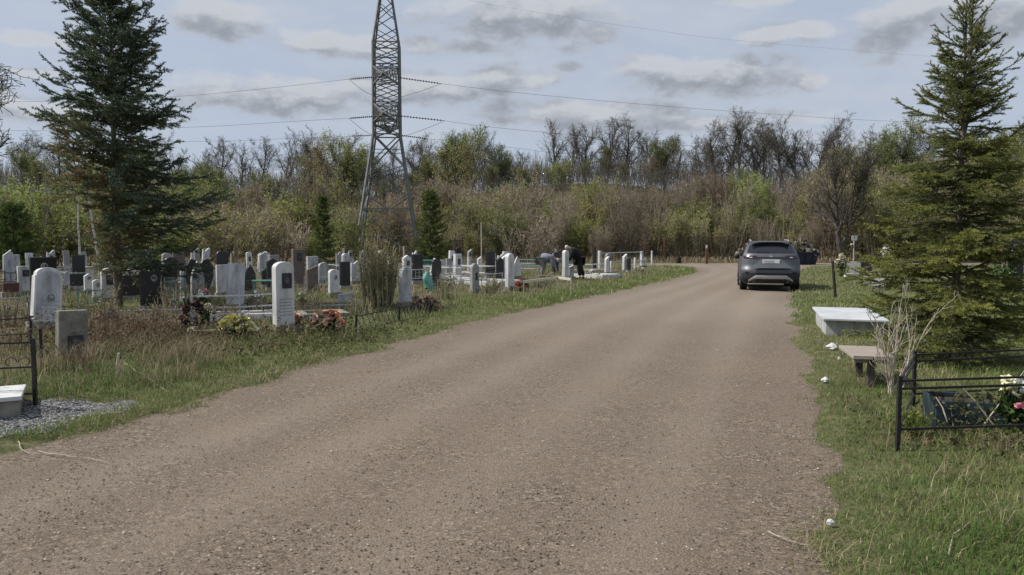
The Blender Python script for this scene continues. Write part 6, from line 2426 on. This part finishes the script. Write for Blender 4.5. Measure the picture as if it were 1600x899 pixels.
def person(label, loc, rz, J, mats, hairstyle):
    """J: joints in a local frame, +X is where the person faces"""
    o = thing('person', label, 'person', loc, rz)
    V = {k: Vector(v) for k, v in J.items()}
    sk, jk, tr, hr, sh = mats
    chest, hip, neck, head = V['chest'], V['hip'], V['neck'], V['head']
    up = (head - neck).normalized()
    face = V['face'].normalized()
    ch = [[(hip, 0.11), (hip.lerp(chest, 0.5), 0.105), (chest, 0.13), (neck, 0.055), (head - up * 0.03, 0.078), (head + up * 0.04, 0.092), (head + up * 0.10, 0.06)],
          [(head - up * 0.03, 0.078), (head - up * 0.01 + face * 0.095, 0.018)]]
    for s, sd in (('L', 1), ('R', -1)):
        sho, elb, wri, kne, ank = V['sho' + s], V['elb' + s], V['wri' + s], V['kne' + s], V['ank' + s]
        hj = hip + Vector((0, sd * 0.09, -0.04))
        ch.append([(chest, 0.13), (sho, 0.055), (elb, 0.042), (wri, 0.028)])
        d = (wri - elb).normalized()
        palm = wri + d * 0.07
        ch.append([(wri, 0.028), (palm, 0.030)])
        sdv = d.cross(Vector((1, 0, 0.2))).normalized()
        for k, (off, L) in enumerate(((-0.028, 0.068), (-0.009, 0.08), (0.010, 0.075), (0.028, 0.058))):
            b0 = palm + sdv * off + d * 0.02
            ch.append([(palm, 0.030), (b0, 0.010), (b0 + d * L * 0.55 + Vector((0.008, 0, -0.004)), 0.009), (b0 + d * L + Vector((0.022, 0, -0.004)), 0.007)])
        ch.append([(wri, 0.028), (wri + d * 0.03 + sdv * 0.035, 0.010), (wri + d * 0.075 + sdv * 0.05, 0.008)])
        ch.append([(hip, 0.11), (hj, 0.095), (kne, 0.058), (ank, 0.038), (ank + Vector((0.13, 0, -0.05)), 0.032)])
    skin_mesh('body', ch, sk, o, 1)
    jc = [[(hip + (chest - hip) * -0.05, (0.25, 0.23)), (hip.lerp(chest, 0.5), (0.26, 0.24)), (chest, (0.28, 0.25)), (neck.lerp(chest, 0.25), 0.11)]]
    for s in 'LR':
        jc.append([(chest, (0.28, 0.25)), (V['sho' + s], 0.125), (V['elb' + s], 0.092), (V['wri' + s].lerp(V['elb' + s], 0.06), 0.062)])
    skin_mesh('jacket', jc, jk, o)
    tc_ = []
    for s, sd in (('L', 1), ('R', -1)):
        hj = hip + Vector((0, sd * 0.09, -0.06))
        tc_.append([(hip, (0.22, 0.20)), (hj, 0.155), (V['kne' + s], 0.105), (V['ank' + s] + Vector((0, 0, 0.03)), 0.08)])
    skin_mesh('trousers', tc_, tr, o)
    for s in 'LR':
        a = V['ank' + s]
        skin_mesh('shoe', [[(a + Vector((-0.04, 0, -0.045)), 0.045), (a + Vector((0.06, 0, -0.055)), 0.045), (a + Vector((0.16, 0, -0.065)), 0.035)]], sh, o)
    b = head + up * 0.055 - face * 0.02
    skin_mesh('hair', [[(b - face * 0.05 - up * 0.05, 0.07), (b, 0.098), (b + face * 0.035 + up * 0.03, 0.075)]], hr, o)
    return o


# person in black: feet at px ~905, bent towards the left of the photo (+X local turned to face -X world)
p = grd(904, 441)
g = G(p.x, p.y)
person('person in black jacket and trousers stooping over a white headstone', (p.x + 0.05, p.y, g), R(188),
       dict(hip=(0.03, 0, 0.86), chest=(0.30, 0, 1.20), neck=(0.43, 0, 1.27), head=(0.53, 0, 1.29), face=(0.8, 0, -0.6), shoL=(0.34, 0.19, 1.18), shoR=(0.34, -0.19, 1.18), elbL=(0.42, 0.22, 0.95), elbR=(0.45, -0.20, 0.95),
            wriL=(0.50, 0.16, 0.74), wriR=(0.55, -0.12, 0.76), kneL=(0.06, 0.11, 0.46), kneR=(-0.06, -0.12, 0.45), ankL=(0.02, 0.12, 0.10), ankR=(-0.20, -0.13, 0.10)),
       (M_skin, M_jacketb, M_trousb, M_hair, M_shoe), 0)
# person in grey blue: bent double, head to the right
p = at(848, 400, 31.5)
g = G(p.x, 31.5)
person('person in grey blue jacket bent double between the graves', (p.x, 31.5, g), R(-8),
       dict(hip=(-0.08, 0, 0.80), chest=(0.34, 0, 0.86), neck=(0.50, 0, 0.80), head=(0.60, 0, 0.74), face=(0.5, 0, -0.8), shoL=(0.38, 0.19, 0.82), shoR=(0.38, -0.19, 0.82), elbL=(0.44, 0.22, 0.56), elbR=(0.46, -0.2, 0.56),
            wriL=(0.55, 0.14, 0.36), wriR=(0.56, -0.12, 0.36), kneL=(0.06, 0.11, 0.44), kneR=(0.04, -0.11, 0.44), ankL=(-0.08, 0.12, 0.10), ankR=(-0.04, -0.13, 0.10)),
       (M_skin, M_jackg, M_trousg, M_hair, M_shoe), 0)

# ------------------------------------------------------------------ small litter on the road edges
for lab, qa, qb, r in (('long pale twig on the road edge at the lower right', (1202, 842), (1262, 864), 0.004), ('short pale twig pointing into the right grass', (1238, 752), (1274, 744), 0.004), ('curved dead branch in the near right grass', (1470, 885), (1518, 826), 0.006),
                       ('dry straw stalk fallen on the left road edge', (60, 712), (172, 728), 0.004), ('dead branch lying in the left grass by the stake', (196, 586), (258, 622), 0.007), ('pale fallen branch in front of the silver railing', (222, 524), (262, 508), 0.012),
                       ('dry stem lying on the chippings edge', (28, 700), (40, 716), 0.004)):
    A, B = grd(*qa), grd(*qb)
    n = 6
    rr = random.Random(qa[0])
    pts = []
    for i in range(n + 1):
        q = A.lerp(B, i / n) + Vector((rr.gauss(0, 0.012), rr.gauss(0, 0.012), 0))
        pts.append((q.x, q.y, max(G(q.x, q.y), 0.0 if road_sd(q.x, q.y) > 0.1 else 0.012) + r + 0.012 + rr.random() * 0.01))
    m = MB()
    m.tube(pts, [r * (1 - 0.6 * i / n) for i in range(n + 1)], 5)
    tag(m.build('fallen_twig', M_palestem), lab, 'twig')
